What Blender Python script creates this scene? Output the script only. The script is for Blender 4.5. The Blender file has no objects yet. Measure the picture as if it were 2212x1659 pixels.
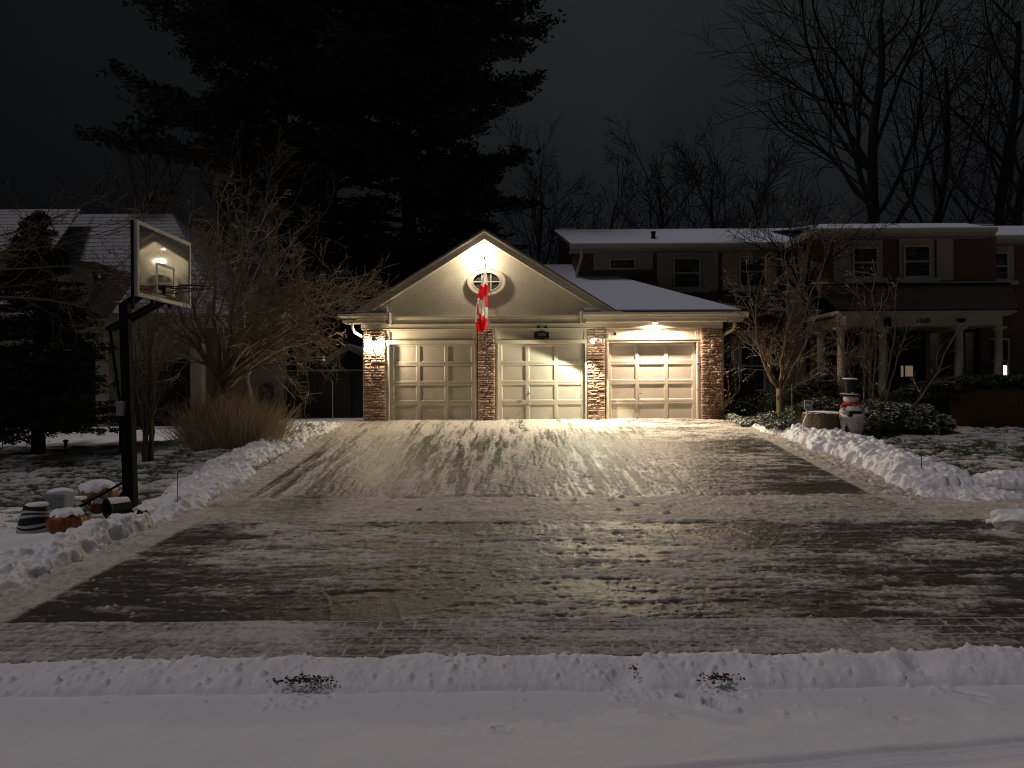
import bpy, math, random
import numpy as np
from mathutils import Vector, Matrix
R = math.radians
sc = bpy.context.scene
COL = sc.collection
rnd = random.Random(7)
nr = np.random.default_rng(11)

# ---------------------------------------------------------------- camera maths
CAMZ, F, CX, CY, ROLL = 2.15, 1600.0, 1106.0, 829.5, R(0.35)
cr, sr = math.cos(ROLL), math.sin(ROLL)
def U(px, py, Y):
    a = (px-CX)/F; b = -(py-CY)/F
    return Vector(((a*cr+b*sr)*Y, Y, CAMZ+(-a*sr+b*cr)*Y))
def XX(px, Y, py=800): return U(px, py, Y).x
def ZZ(py, Y, px=1106): return U(px, py, Y).z
def UP(px, py, Y): return U(px*.8848, py*.8848, Y)     # from 2500-wide coordinates
cam = bpy.data.cameras.new('camera'); cam.lens = 36*F/2212; cam.sensor_width = 36
cam.clip_end = 1500; cam.clip_start = .05
co = bpy.data.objects.new('camera', cam); COL.objects.link(co)
co.matrix_world = Matrix(((cr, sr, 0, 0), (0, 0, -1, 0), (-sr, cr, 0, CAMZ), (0, 0, 0, 1)))
sc.camera = co

# ---------------------------------------------------------------- noise
def _h(ix, iy, seed):
    n = (ix.astype(np.int64)*374761393 + iy.astype(np.int64)*668265263 + seed*1442695041) & 0xffffffff
    n = ((n ^ (n >> 13))*1274126177) & 0xffffffff
    n = ((n ^ (n >> 16))*2246822519) & 0xffffffff
    return ((n ^ (n >> 15)) & 0xffff)/65535.0
def vn(x, y, seed=0):
    x = np.asarray(x, float); y = np.asarray(y, float)
    ix = np.floor(x); iy = np.floor(y); fx = x-ix; fy = y-iy
    fx = fx*fx*fx*(fx*(fx*6-15)+10); fy = fy*fy*fy*(fy*(fy*6-15)+10)
    a = _h(ix, iy, seed); b = _h(ix+1, iy, seed); c = _h(ix, iy+1, seed); d = _h(ix+1, iy+1, seed)
    return a+(b-a)*fx+(c-a)*fy+(a-b-c+d)*fx*fy
def fbm(x, y, seed=0, o=4, g=.5):
    s = 0; a = 1; t = 0
    for k in range(o):
        s = s+a*vn(x*(2**k)+17.3*k, y*(2**k)-9.1*k, seed+k); t += a; a *= g
    return s/t
def ss(a, b, x):
    t = np.clip((x-a)/(b-a), 0, 1); return t*t*(3-2*t)

# ---------------------------------------------------------------- ground height
PY = [-60, 5.3, 5.55, 6.4, 10.2, 12.3, 20.3, 20.8, 22, 30, 100, 700]
PZ = [0, 0, .05, .10, .235, .27, 1.10, 1.14, 1.16, 1.3, 2.5, 8]
def gbase(x, y):
    x = np.asarray(x, float); y = np.asarray(y, float)
    z = np.interp(y, PY, PZ)
    z = z-.26*ss(-7.5, -10, x)*ss(14, 22, y)*ss(60, 30, y)
    z = z-.10*ss(-4.9, -5.6, x)*ss(6.5, 9, y)*ss(16, 12.5, y)
    return z
def G(x, y): return float(gbase(x, y))

# ---------------------------------------------------------------- materials
M = {}
def nodes(name):
    m = bpy.data.materials.new(name); m.use_nodes = True
    nt = m.node_tree; b = nt.nodes['Principled BSDF']; M[name] = m
    return m, nt, b
def N(nt, t, **kw):
    n = nt.nodes.new(t)
    for k, v in kw.items():
        if k in n.inputs: n.inputs[k].default_value = v
        else: setattr(n, k, v)
    return n
def mat(name, col, rough=.6, var=.25, scale=6, bump=.1, bscale=None, metal=0, stretch=(1, 1, 1), col2=None, spec=.3, island=False, snow=0):
    m, nt, b = nodes(name); L = nt.links.new
    tc = N(nt, 'ShaderNodeTexCoord'); mp = N(nt, 'ShaderNodeMapping'); mp.inputs['Scale'].default_value = stretch
    L(tc.outputs['Object'], mp.inputs['Vector'])
    no = N(nt, 'ShaderNodeTexNoise', Scale=scale, Detail=6.0, Roughness=.6); L(mp.outputs[0], no.inputs['Vector'])
    ra = N(nt, 'ShaderNodeMapRange'); ra.inputs['From Min'].default_value = .3; ra.inputs['From Max'].default_value = .7
    L(no.outputs['Fac'], ra.inputs['Value'])
    c2 = col2 if col2 else tuple(c*(1-var) for c in col)
    mx = N(nt, 'ShaderNodeMix', data_type='RGBA'); mx.inputs['A'].default_value = (*c2, 1); mx.inputs['B'].default_value = (*col, 1)
    if island:
        ge = N(nt, 'ShaderNodeNewGeometry')
        ad = N(nt, 'ShaderNodeMath', operation='MULTIPLY_ADD'); L(ra.outputs[0], ad.inputs[0]); ad.inputs[1].default_value = .35
        L(ge.outputs['Random Per Island'], ad.inputs[2]); 
        L(ad.outputs[0], mx.inputs['Factor'])
    else:
        L(ra.outputs[0], mx.inputs['Factor'])
    out = mx.outputs['Result']
    if snow:
        ge2 = N(nt, 'ShaderNodeNewGeometry'); sp = N(nt, 'ShaderNodeSeparateXYZ'); L(ge2.outputs['Normal'], sp.inputs[0])
        n2 = N(nt, 'ShaderNodeTexNoise', Scale=3.0, Detail=3.0); L(tc.outputs['Object'], n2.inputs['Vector'])
        a2 = N(nt, 'ShaderNodeMath', operation='MULTIPLY_ADD'); L(n2.outputs['Fac'], a2.inputs[0]); a2.inputs[1].default_value = 1.2; L(sp.outputs['Z'], a2.inputs[2])
        r2 = N(nt, 'ShaderNodeMapRange'); r2.inputs['From Min'].default_value = 1.62-snow; r2.inputs['From Max'].default_value = 1.7-snow
        L(a2.outputs[0], r2.inputs['Value'])
        m2 = N(nt, 'ShaderNodeMix', data_type='RGBA'); m2.inputs['B'].default_value = (.8, .8, .82, 1)
        L(r2.outputs[0], m2.inputs['Factor']); L(out, m2.inputs['A']); out = m2.outputs['Result']
    L(out, b.inputs['Base Color'])
    b.inputs['Roughness'].default_value = rough; b.inputs['Metallic'].default_value = metal
    b.inputs['Specular IOR Level'].default_value = spec
    if bump:
        bn = N(nt, 'ShaderNodeTexNoise', Scale=bscale or scale*4, Detail=4.0); L(mp.outputs[0], bn.inputs['Vector'])
        bu = N(nt, 'ShaderNodeBump', Strength=bump, Distance=.02); L(bn.outputs['Fac'], bu.inputs['Height']); L(bu.outputs[0], b.inputs['Normal'])
    return m
mat('trim_paint', (.60, .55, .45), .45, .08, 3, .05, 60)
mat('door_paint', (.52, .47, .40), .5, .20, 1.6, .12, 40)
mat('stucco', (.62, .575, .48), .9, .18, 2.2, .7, 30)
mat('fascia_brown', (.44, .39, .33), .6, .15, 3, .05)
mat('stone', (.50, .36, .28), .85, .3, 5, .3, 30, col2=(.26, .16, .12), island=True)
mat('mortar', (.20, .17, .15), .95, .3, 20, .4)
mat('shingle', (.05, .047, .045), .9, .4, 8, .4, 40)
mat('dark_wood', (.035, .038, .03), .8, .4, 4, .3, 30, stretch=(6, 6, .6))
mat('black_metal', (.007, .007, .008), .7, .3, 10, .04, spec=.06)
mat('rust_red', (.07, .018, .012), .5, .4, 20, .2)
mat('net_cord', (.35, .34, .3), .9, .3, 30, .1)
mat('board_frame', (.5, .48, .43), .4, .12, 8, .04)
mat('grey_plastic', (.2, .2, .2), .5, .2, 20, .05)
mat('white_plastic', (.7, .7, .68), .4, .08, 20, .03)
mat('black_plastic', (.012, .012, .012), .35, .2, 20, .03)
mat('brass', (.55, .38, .14), .35, .2, 20, .05, metal=1)
mat('pumpkin_skin', (.22, .06, .014), .5, .35, 9, .15, 30)
mat('pale_pumpkin', (.34, .19, .11), .55, .35, 9, .15, 30)
mat('stem_green', (.12, .09, .04), .8, .3, 20, .4)
def cloth(name, col):
    m, nt, b = nodes(name); L = nt.links.new
    tc = N(nt, 'ShaderNodeTexCoord'); no = N(nt, 'ShaderNodeTexNoise', Scale=14.0, Detail=3.0); L(tc.outputs['Object'], no.inputs['Vector'])
    mx = N(nt, 'ShaderNodeMix', data_type='RGBA'); mx.inputs['A'].default_value = (*[c*.85 for c in col], 1); mx.inputs['B'].default_value = (*col, 1); L(no.outputs['Fac'], mx.inputs['Factor'])
    L(mx.outputs['Result'], b.inputs['Base Color']); b.inputs['Roughness'].default_value = .85
    t = N(nt, 'ShaderNodeBsdfTranslucent'); L(mx.outputs['Result'], t.inputs['Color']); ms = N(nt, 'ShaderNodeMixShader'); ms.inputs[0].default_value = .5
    L(b.outputs[0], ms.inputs[1]); L(t.outputs[0], ms.inputs[2]); L(ms.outputs[0], nt.nodes['Material Output'].inputs['Surface'])
cloth('flag_red', (.75, .02, .03)); cloth('flag_white', (.85, .83, .80))
mat('porch_shingle', (.020, .014, .010), .9, .4, 8, .4, 40)
mat('gold_pole', (.38, .30, .06), .4, .3, 20, .1, metal=.4)
mat('bark', (.12, .095, .065), .9, .45, 14, .5, 60)
mat('bark_snow', (.23, .175, .11), .9, .45, 14, .5, 60, snow=.24)
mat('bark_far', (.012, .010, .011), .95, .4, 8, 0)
mat('bark_red', (.055, .028, .018), .95, .4, 8, 0)
mat('shoots', (.56, .44, .28), .7, .5, 6, .2, col2=(.16, .12, .075), island=True)
mat('buds', (.45, .42, .33), .8, .3, 20, 0)
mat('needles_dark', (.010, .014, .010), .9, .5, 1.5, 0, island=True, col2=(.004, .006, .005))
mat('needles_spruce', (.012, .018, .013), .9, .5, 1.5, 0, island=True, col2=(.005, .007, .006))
mat('yew_leaves', (.035, .055, .025), .6, .5, 2, 0, island=True, col2=(.01, .018, .01), snow=-.08)
mat('cover_leaves', (.10, .13, .05), .5, .4, 2, 0, island=True, col2=(.03, .045, .02), snow=.18)
mat('dry_leaves', (.34, .14, .05), .7, .4, 6, 0, island=True, col2=(.14, .05, .03))
mat('grass_blades', (.095, .115, .045), .8, .5, 3, 0, island=True, col2=(.03, .032, .018))
mat('leaf_litter', (.07, .045, .03), .8, .5, 3, 0, island=True, col2=(.03, .015, .015))
mat('stump_bark', (.16, .115, .07), .95, .5, 5, .9, 14, stretch=(3, 3, .6), snow=.05)
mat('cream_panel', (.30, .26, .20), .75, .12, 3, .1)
mat('muntin_grey', (.10, .11, .11), .6, .1, 3, 0)
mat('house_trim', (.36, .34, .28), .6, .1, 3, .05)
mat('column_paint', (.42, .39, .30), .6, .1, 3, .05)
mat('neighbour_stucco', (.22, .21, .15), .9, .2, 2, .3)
mat('stone_trim', (.25, .24, .20), .9, .2, 4, .3)
mat('hedge_brown', (.17, .095, .04), .95, .5, 20, .9, 60)
mat('snowman_white', (.62, .57, .52), .6, .12, 9, .15, 40)
mat('scarf_red', (.33, .03, .03), .8, .25, 14, .2)
mat('snowman_pink', (.5, .28, .24), .6, .2, 9, .1)
mat('painted_green', (.03, .05, .035), .7, .3, 9, .1)
mat('sign_blue', (.12, .17, .24), .5, .1, 9, 0)
mat('chalk', (.33, .33, .28), .6, .1, 9, 0)
mat('pot_black', (.015, .015, .016), .5, .2, 9, .1)
mat('pot_white', (.42, .45, .48), .6, .15, 9, .1)
mat('interior_dark', (.008, .008, .009), .8, .2, 3, 0)
mat('stake_orange', (.22, .16, .11), .5, .2, 9, 0)
mat('thread_white', (.6, .58, .52), .8, .1, 30, 0)

def snowmat(name, col=(.84, .845, .87), b1=.35, s1=5, b2=.35, s2=60, rough=.75):
    m, nt, b = nodes(name); L = nt.links.new
    tc = N(nt, 'ShaderNodeTexCoord')
    n1 = N(nt, 'ShaderNodeTexNoise', Scale=s1, Detail=8.0, Roughness=.62); L(tc.outputs['Object'], n1.inputs['Vector'])
    n2 = N(nt, 'ShaderNodeTexNoise', Scale=s2, Detail=3.0); L(tc.outputs['Object'], n2.inputs['Vector'])
    u1 = N(nt, 'ShaderNodeBump', Strength=b1, Distance=.05); L(n1.outputs['Fac'], u1.inputs['Height'])
    u2 = N(nt, 'ShaderNodeBump', Strength=b2, Distance=.006); L(n2.outputs['Fac'], u2.inputs['Height']); L(u1.outputs[0], u2.inputs['Normal'])
    L(u2.outputs[0], b.inputs['Normal'])
    cr_ = N(nt, 'ShaderNodeMix', data_type='RGBA'); cr_.inputs['A'].default_value = (*[c*.9 for c in col], 1); cr_.inputs['B'].default_value = (*col, 1)
    L(n1.outputs['Fac'], cr_.inputs['Factor']); L(cr_.outputs['Result'], b.inputs['Base Color'])
    b.inputs['Roughness'].default_value = rough; b.inputs['Specular IOR Level'].default_value = .25
    return m
snowmat('snow'); snowmat('snow_smooth', b1=.12, s1=2.2, b2=.5, s2=90)
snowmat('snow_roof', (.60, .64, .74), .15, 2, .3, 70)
def blendmat(name, asphalt, snow, rlow=.32, rhigh=.8, brick=False, fine=90, gam=1.0):
    """surface mixed from a bare ground and snow by the mesh's own 'cover' attribute"""
    m, nt, b = nodes(name); L = nt.links.new
    at = N(nt, 'ShaderNodeAttribute', attribute_name='cover'); tc = N(nt, 'ShaderNodeTexCoord')
    n1 = N(nt, 'ShaderNodeTexNoise', Scale=fine, Detail=5.0, Roughness=.7); L(tc.outputs['Object'], n1.inputs['Vector'])
    ad = N(nt, 'ShaderNodeMath', operation='MULTIPLY_ADD'); L(n1.outputs['Fac'], ad.inputs[0]); ad.inputs[1].default_value = 1.1
    sb = N(nt, 'ShaderNodeMath', operation='SUBTRACT'); L(at.outputs['Fac'], sb.inputs[0]); sb.inputs[1].default_value = .55
    L(sb.outputs[0], ad.inputs[2]); ad.use_clamp = True
    pw = N(nt, 'ShaderNodeMath', operation='POWER'); L(ad.outputs[0], pw.inputs[0]); pw.inputs[1].default_value = gam; ad = pw
    base = N(nt, 'ShaderNodeMix', data_type='RGBA'); base.inputs['A'].default_value = (*[c*.6 for c in asphalt], 1); base.inputs['B'].default_value = (*asphalt, 1)
    n3 = N(nt, 'ShaderNodeTexNoise', Scale=7.0, Detail=5.0); L(tc.outputs['Object'], n3.inputs['Vector']); L(n3.outputs['Fac'], base.inputs['Factor'])
    out = base.outputs['Result']
    mx = N(nt, 'ShaderNodeMix', data_type='RGBA'); L(ad.outputs[0], mx.inputs['Factor']); L(out, mx.inputs['A']); mx.inputs['B'].default_value = (*snow, 1)
    L(mx.outputs['Result'], b.inputs['Base Color'])
    rr = N(nt, 'ShaderNodeMapRange'); L(ad.outputs[0], rr.inputs['Value']); rr.inputs['To Min'].default_value = rlow; rr.inputs['To Max'].default_value = rhigh
    L(rr.outputs[0], b.inputs['Roughness'])
    bu = N(nt, 'ShaderNodeBump', Strength=.8, Distance=.014); L(n1.outputs['Fac'], bu.inputs['Height']); L(bu.outputs[0], b.inputs['Normal'])
    b.inputs['Specular IOR Level'].default_value = .28
    return m
blendmat('scraped_asphalt', (.055, .050, .042), (.62, .575, .51), .40, .78, fine=38, gam=1.5)
blendmat('paver', (.10, .072, .062), (.62, .60, .58), .5, .8)
blendmat('lawn_snow', (.048, .06, .026), (.52, .52, .51), .8, .85, fine=60)

def brickmat(name, c1, c2, mortar, sx=1.0):
    m, nt, b = nodes(name); L = nt.links.new
    tc = N(nt, 'ShaderNodeTexCoord'); mp = N(nt, 'ShaderNodeMapping'); L(tc.outputs['Object'], mp.inputs['Vector']); mp.inputs['Rotation'].default_value = (R(90), 0, 0)
    br = N(nt, 'ShaderNodeTexBrick', Scale=4.6/sx); br.inputs['Color1'].default_value = (*c1, 1); br.inputs['Color2'].default_value = (*c2, 1); br.inputs['Mortar'].default_value = (*mortar, 1)
    br.inputs['Mortar Size'].default_value = .02; br.inputs['Brick Width'].default_value = 1.0; br.inputs['Row Height'].default_value = .34
    L(mp.outputs[0], br.inputs['Vector'])
    L(br.outputs['Color'], b.inputs['Base Color']); b.inputs['Roughness'].default_value = .9
    bu = N(nt, 'ShaderNodeBump', Strength=.6, Distance=.01, invert=True); L(br.outputs['Fac'], bu.inputs['Height']); L(bu.outputs[0], b.inputs['Normal'])
brickmat('house_brick', (.11, .062, .038), (.07, .042, .028), (.075, .062, .05))
def glassmat(name, tint=(.02, .022, .025), rough=.06):
    m, nt, b = nodes(name)
    b.inputs['Base Color'].default_value = (*tint, 1); b.inputs['Roughness'].default_value = rough; b.inputs['Specular IOR Level'].default_value = .8
    L = nt.links.new; tc = N(nt, 'ShaderNodeTexCoord'); n1 = N(nt, 'ShaderNodeTexNoise', Scale=1.5, Detail=2.0); L(tc.outputs['Object'], n1.inputs['Vector'])
    bu = N(nt, 'ShaderNodeBump', Strength=.12, Distance=.05); L(n1.outputs['Fac'], bu.inputs['Height']); L(bu.outputs[0], b.inputs['Normal'])
    n2 = N(nt, 'ShaderNodeTexNoise', Scale=2.2, Detail=6.0, Roughness=.7); L(tc.outputs['Object'], n2.inputs['Vector']); mr_ = N(nt, 'ShaderNodeMapRange'); mr_.inputs['From Min'].default_value = .5; mr_.inputs['From Max'].default_value = .75; L(n2.outputs['Fac'], mr_.inputs['Value'])
    mx_ = N(nt, 'ShaderNodeMix', data_type='RGBA'); mx_.inputs['A'].default_value = (*tint, 1); mx_.inputs['B'].default_value = (.13, .15, .15, 1); L(mr_.outputs[0], mx_.inputs['Factor']); L(mx_.outputs['Result'], b.inputs['Base Color'])  # pale noise patches in the base colour imitate reflections in the panes
glassmat('window_glass'); glassmat('gable_glass', (.05, .055, .06), .12)
def emit(name, col, s):
    m, nt, b = nodes(name)
    b.inputs['Base Color'].default_value = (*col, 1); b.inputs['Emission Color'].default_value = (*col, 1); b.inputs['Emission Strength'].default_value = s
emit('lamp_glass', (1, .80, .54), 680); emit('flood_lens', (1, .93, .66), 120); emit('soffit_lens', (1, .86, .68), 25); emit('gable_lens', (1, .92, .78), 20)
emit('lit_pane', (1, .74, .46), .14); emit('lit_pane_bright', (1, .92, .75), 1.6)
m, nt, b = nodes('acrylic')
b.inputs['Base Color'].default_value = (.75, .78, .76, 1); b.inputs['Roughness'].default_value = .03; b.inputs['IOR'].default_value = 1.6
tr = N(nt, 'ShaderNodeBsdfTransparent'); tr.inputs[0].default_value = (.8, .82, .8, 1)
mxs = N(nt, 'ShaderNodeMixShader'); fr = N(nt, 'ShaderNodeFresnel', IOR=1.95)
gl = N(nt, 'ShaderNodeBsdfGlossy'); gl.inputs['Roughness'].default_value = .04; gl.inputs['Color'].default_value = (.9, .9, .88, 1)
nt.links.new(fr.outputs[0], mxs.inputs[0]); nt.links.new(tr.outputs[0], mxs.inputs[1]); nt.links.new(gl.outputs[0], mxs.inputs[2])
df = N(nt, 'ShaderNodeBsdfDiffuse'); df.inputs['Color'].default_value = (.62, .60, .54, 1); mx2 = N(nt, 'ShaderNodeMixShader')
tcx = N(nt, 'ShaderNodeTexCoord'); nox = N(nt, 'ShaderNodeTexNoise', Scale=1.7, Detail=5.0); nt.links.new(tcx.outputs['Object'], nox.inputs['Vector'])
mrx = N(nt, 'ShaderNodeMapRange'); mrx.inputs['To Min'].default_value = .05; mrx.inputs['To Max'].default_value = .16; nt.links.new(nox.outputs['Fac'], mrx.inputs['Value']); nt.links.new(mrx.outputs[0], mx2.inputs[0])
nt.links.new(mxs.outputs[0], mx2.inputs[1]); nt.links.new(df.outputs[0], mx2.inputs[2])
nt.links.new(mx2.outputs[0], nt.nodes['Material Output'].inputs['Surface'])

# ---------------------------------------------------------------- mesh building
ORG = {}
def tag(o, label=None, cat=None, group=None, kind=None):
    if label: o['label'] = label
    if cat: o['category'] = cat
    if group: o['group'] = group
    if kind: o['kind'] = kind
    return o
def thing(name, label, cat, loc, group=None):
    o = bpy.data.objects.new(name, None); COL.objects.link(o); o.location = loc; o.empty_display_size = .2
    ORG[o.name] = Vector(loc); return tag(o, label, cat, group)
def link(name, me, m, parent=None, loc=None, smooth=False):
    if m and not len(me.materials): me.materials.append(M[m])
    o = bpy.data.objects.new(name, me); COL.objects.link(o)
    if smooth: me.shade_smooth()
    if parent is not None:
        o.parent = parent; org = ORG[parent.name]; o.location = (0, 0, 0); ORG[o.name] = org
        me.transform(Matrix.Translation(-org))
    elif loc is not None:
        me.transform(Matrix.Translation(-Vector(loc))); o.location = loc; ORG[o.name] = Vector(loc)
    else: ORG[o.name] = Vector((0, 0, 0))
    return o
class MB:
    def __init__(s): s.v = []; s.f = []; s.mi = []; s.n = 0; s.cur = 0
    def add(s, V, Fc):
        V = np.asarray(V, float).reshape(-1, 3)
        s.v.append(V); s.f += [tuple(i+s.n for i in f) for f in Fc]; s.mi += [s.cur]*len(Fc); s.n += len(V); return s
    def box(s, a, b):
        x0, x1 = sorted((a[0], b[0])); y0, y1 = sorted((a[1], b[1])); z0, z1 = sorted((a[2], b[2]))
        V = [(x0, y0, z0), (x1, y0, z0), (x1, y1, z0), (x0, y1, z0), (x0, y0, z1), (x1, y0, z1), (x1, y1, z1), (x0, y1, z1)]
        return s.add(V, [(0, 3, 2, 1), (4, 5, 6, 7), (0, 1, 5, 4), (1, 2, 6, 5), (2, 3, 7, 6), (3, 0, 4, 7)])
    def prism(s, poly, d):
        """poly: list of 3d points, extruded by vector d"""
        n = len(poly); P = np.array([tuple(p) for p in poly]); V = np.vstack([P, P+np.array(d)])
        return s.add(V, [tuple(range(n))[::-1], tuple(range(n, 2*n))]+[(i, (i+1) % n, n+(i+1) % n, n+i) for i in range(n)])
    def tube(s, pts, rad, n=6, cap=True):
        P = np.array([tuple(p) for p in pts], float); k = len(P)
        rad = np.full(k, rad) if np.isscalar(rad) else np.asarray(rad, float)
        T = np.gradient(P, axis=0); T /= (np.linalg.norm(T, axis=1)[:, None]+1e-9)
        m = T.mean(0); ref = np.array([0, 0, 1.]) if abs(m[2]) < .8*np.linalg.norm(m)+1e-9 else np.array([1., 0, 0])
        A = np.cross(T, ref); A /= (np.linalg.norm(A, axis=1)[:, None]+1e-9); B = np.cross(T, A)
        an = np.arange(n)*2*math.pi/n
        V = P[:, None, :]+rad[:, None, None]*(np.cos(an)[None, :, None]*A[:, None, :]+np.sin(an)[None, :, None]*B[:, None, :])
        Fc = [(i*n+j, i*n+(j+1) % n, (i+1)*n+(j+1) % n, (i+1)*n+j) for i in range(k-1) for j in range(n)]
        if cap: Fc += [tuple(range(n))[::-1], tuple(range((k-1)*n, k*n))]
        return s.add(V.reshape(-1, 3), Fc)
    def lathe(s, c, prof, n=20, axis=None, ribs=0, ribd=0, sq=1.0):
        k = len(prof); an = np.arange(n)*2*math.pi/n; V = []
        for r, z in prof:
            rr = r*(1-ribd*np.abs(np.sin(an*ribs/2))**.5*0-ribd*(1-np.abs(np.sin(an*ribs/2)))) if ribs else np.full(n, r)
            V.append(np.stack([rr*np.cos(an), rr*np.sin(an)*sq, np.full(n, z)], 1))
        V = np.vstack(V)
        if axis is not None:
            q = Vector((0, 0, 1)).rotation_difference(Vector(axis).normalized()).to_matrix(); V = V @ np.array(q).T
        V = V+np.array(tuple(c))
        Fc = [(i*n+j, i*n+(j+1) % n, (i+1)*n+(j+1) % n, (i+1)*n+j) for i in range(k-1) for j in range(n)]
        Fc += [tuple(range(n))[::-1], tuple(range((k-1)*n, k*n))]
        return s.add(V, Fc)
    def mesh(s, name, fix=True):
        me = bpy.data.meshes.new(name); V = np.vstack(s.v) if s.v else np.zeros((0, 3))
        me.from_pydata(V.tolist(), [], s.f); me.update(); return me
    def build(s, name, m, parent=None, smooth=False, bevel=0, loc=None):
        me = s.mesh(name)
        ms = m if isinstance(m, (list, tuple)) else [m]
        for q in ms: me.materials.append(M[q])
        if len(ms) > 1: me.polygons.foreach_set('material_index', s.mi)
        o = link(name, me, None, parent, loc, smooth)
        if bevel:
            bv = o.modifiers.new('bevel', 'BEVEL'); bv.width = bevel; bv.segments = 2; bv.limit_method = 'ANGLE'
        return o
def gridmesh(name, X, Yy, Z, m, cover=None, parent=None, kind=None, smooth=True):
    ny, nx = Z.shape
    me = bpy.data.meshes.new(name)
    V = np.stack([X, Yy, Z], -1).reshape(-1, 3).astype(np.float32)
    i = np.arange(ny-1)[:, None]*nx+np.arange(nx-1)[None, :]
    Q = np.stack([i, i+1, i+nx+1, i+nx], -1).reshape(-1, 4).astype(np.int32)
    me.vertices.add(len(V)); me.vertices.foreach_set('co', V.ravel())
    me.loops.add(Q.size); me.loops.foreach_set('vertex_index', Q.ravel())
    me.polygons.add(len(Q)); me.polygons.foreach_set('loop_start', np.arange(0, Q.size, 4, dtype=np.int32))
    me.update(calc_edges=True); me.validate()
    if cover is not None:
        a = me.attributes.new('cover', 'FLOAT', 'POINT'); a.data.foreach_set('value', cover.astype(np.float32).ravel())
    return link(name, me, m, parent, smooth=smooth)
def leafmesh(C, D, Nn, ln, wd, fold=0):
    """vectorised diamond leaves: centres, directions, side vectors"""
    n = len(C); D = D/(np.linalg.norm(D, axis=1)[:, None]+1e-9); S = np.cross(D, Nn); S /= (np.linalg.norm(S, axis=1)[:, None]+1e-9)
    ln = np.broadcast_to(ln, n)[:, None]; wd = np.broadcast_to(wd, n)[:, None]
    V = np.stack([C-D*ln/2, C+S*wd/2-D*ln*.05, C+D*ln/2, C-S*wd/2-D*ln*.05], 1).reshape(-1, 3)
    return V
def quadsmesh(name, V, m, parent=None, loc=None):
    n = len(V)//4; me = bpy.data.meshes.new(name)
    me.vertices.add(len(V)); me.vertices.foreach_set('co', V.astype(np.float32).ravel())
    me.loops.add(4*n); me.loops.foreach_set('vertex_index', np.arange(4*n, dtype=np.int32))
    me.polygons.add(n); me.polygons.foreach_set('loop_start', np.arange(0, 4*n, 4, dtype=np.int32))
    me.update(calc_edges=True)
    return link(name, me, m, parent, loc)
def text_mesh(body, size, extrude=.002, font_scale_x=1.0):
    cu = bpy.data.curves.new('writing', 'FONT'); cu.body = body; cu.size = size; cu.extrude = extrude; cu.align_x = 'CENTER'; cu.align_y = 'CENTER'
    ob = bpy.data.objects.new('writing', cu); COL.objects.link(ob)
    dg = bpy.context.evaluated_depsgraph_get(); me = bpy.data.meshes.new_from_object(ob.evaluated_get(dg))
    bpy.data.objects.remove(ob); me.transform(Matrix.Diagonal((font_scale_x, 1, 1, 1))); me.transform(Matrix.Rotation(R(90), 4, 'X')); return me
# ================================================================ GROUND
def stamp(Z, X, Yy, n, xs, ys, rmin, rmax, hk=.7, rg=nr, dens=None):
    """press small lumps of snow into a height field"""
    x1d = X[0]; y1d = Yy[:, 0]; Zs0 = Z.copy()
    for _ in range(n):
        cx = rg.uniform(*xs); cy = rg.uniform(*ys)
        if dens is not None and rg.random() > dens(cx, cy): continue
        r = rmin+(rmax-rmin)*rg.random()**2.3
        i0, i1 = np.searchsorted(y1d, (cy-r, cy+r)); j0, j1 = np.searchsorted(x1d, (cx-r, cx+r))
        if i1-i0 < 1 or j1-j0 < 1: continue
        a = rg.uniform(0, 3.14); e = rg.uniform(.6, 1)
        dx = X[i0:i1, j0:j1]-cx; dy = Yy[i0:i1, j0:j1]-cy
        u = (dx*math.cos(a)+dy*math.sin(a))/r; v = (-dx*math.sin(a)+dy*math.cos(a))/(r*e)
        q = u*u+v*v
        ci, cj = (i0+i1)//2, (j0+j1)//2; zc = .75*Zs0[ci, cj]+.25*Z[ci, cj]; tl = rg.normal(0, .35, 2)
        h = zc+r*(hk*1.5*np.sqrt(np.clip(1-q**1.6, 0, 1))+tl[0]*u+tl[1]*v-.25)
        Z[i0:i1, j0:j1] = np.maximum(Z[i0:i1, j0:j1], np.where(q < 1, h, -9))
    return Z
def axes(x0, x1, dx, yl):
    xs = np.arange(x0, x1+dx/2, dx); X, Y = np.meshgrid(xs, yl); return X, Y
def yspace(y0, y1, k):
    out = [y0]
    while out[-1] < y1: out.append(out[-1]+k*out[-1])
    out[-1] = y1; return np.array(out)

# wide base terrain (under everything)
xs = np.concatenate([np.linspace(-600, -40, 15), np.linspace(-30, 30, 121), np.linspace(40, 600, 15)])
ys = np.concatenate([np.linspace(-60, 2, 12), np.linspace(3, 40, 149), np.linspace(45, 700, 24)])
X, Y = np.meshgrid(xs, ys); Z = gbase(X, Y)-.06
Z -= .05*((X > -5.1) & (X < 9) & (Y < 21))
g = gridmesh('ground', X, Y, Z, 'snow_smooth'); tag(g, 'snowy ground sheet under the lawns', 'ground', kind='structure')

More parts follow.
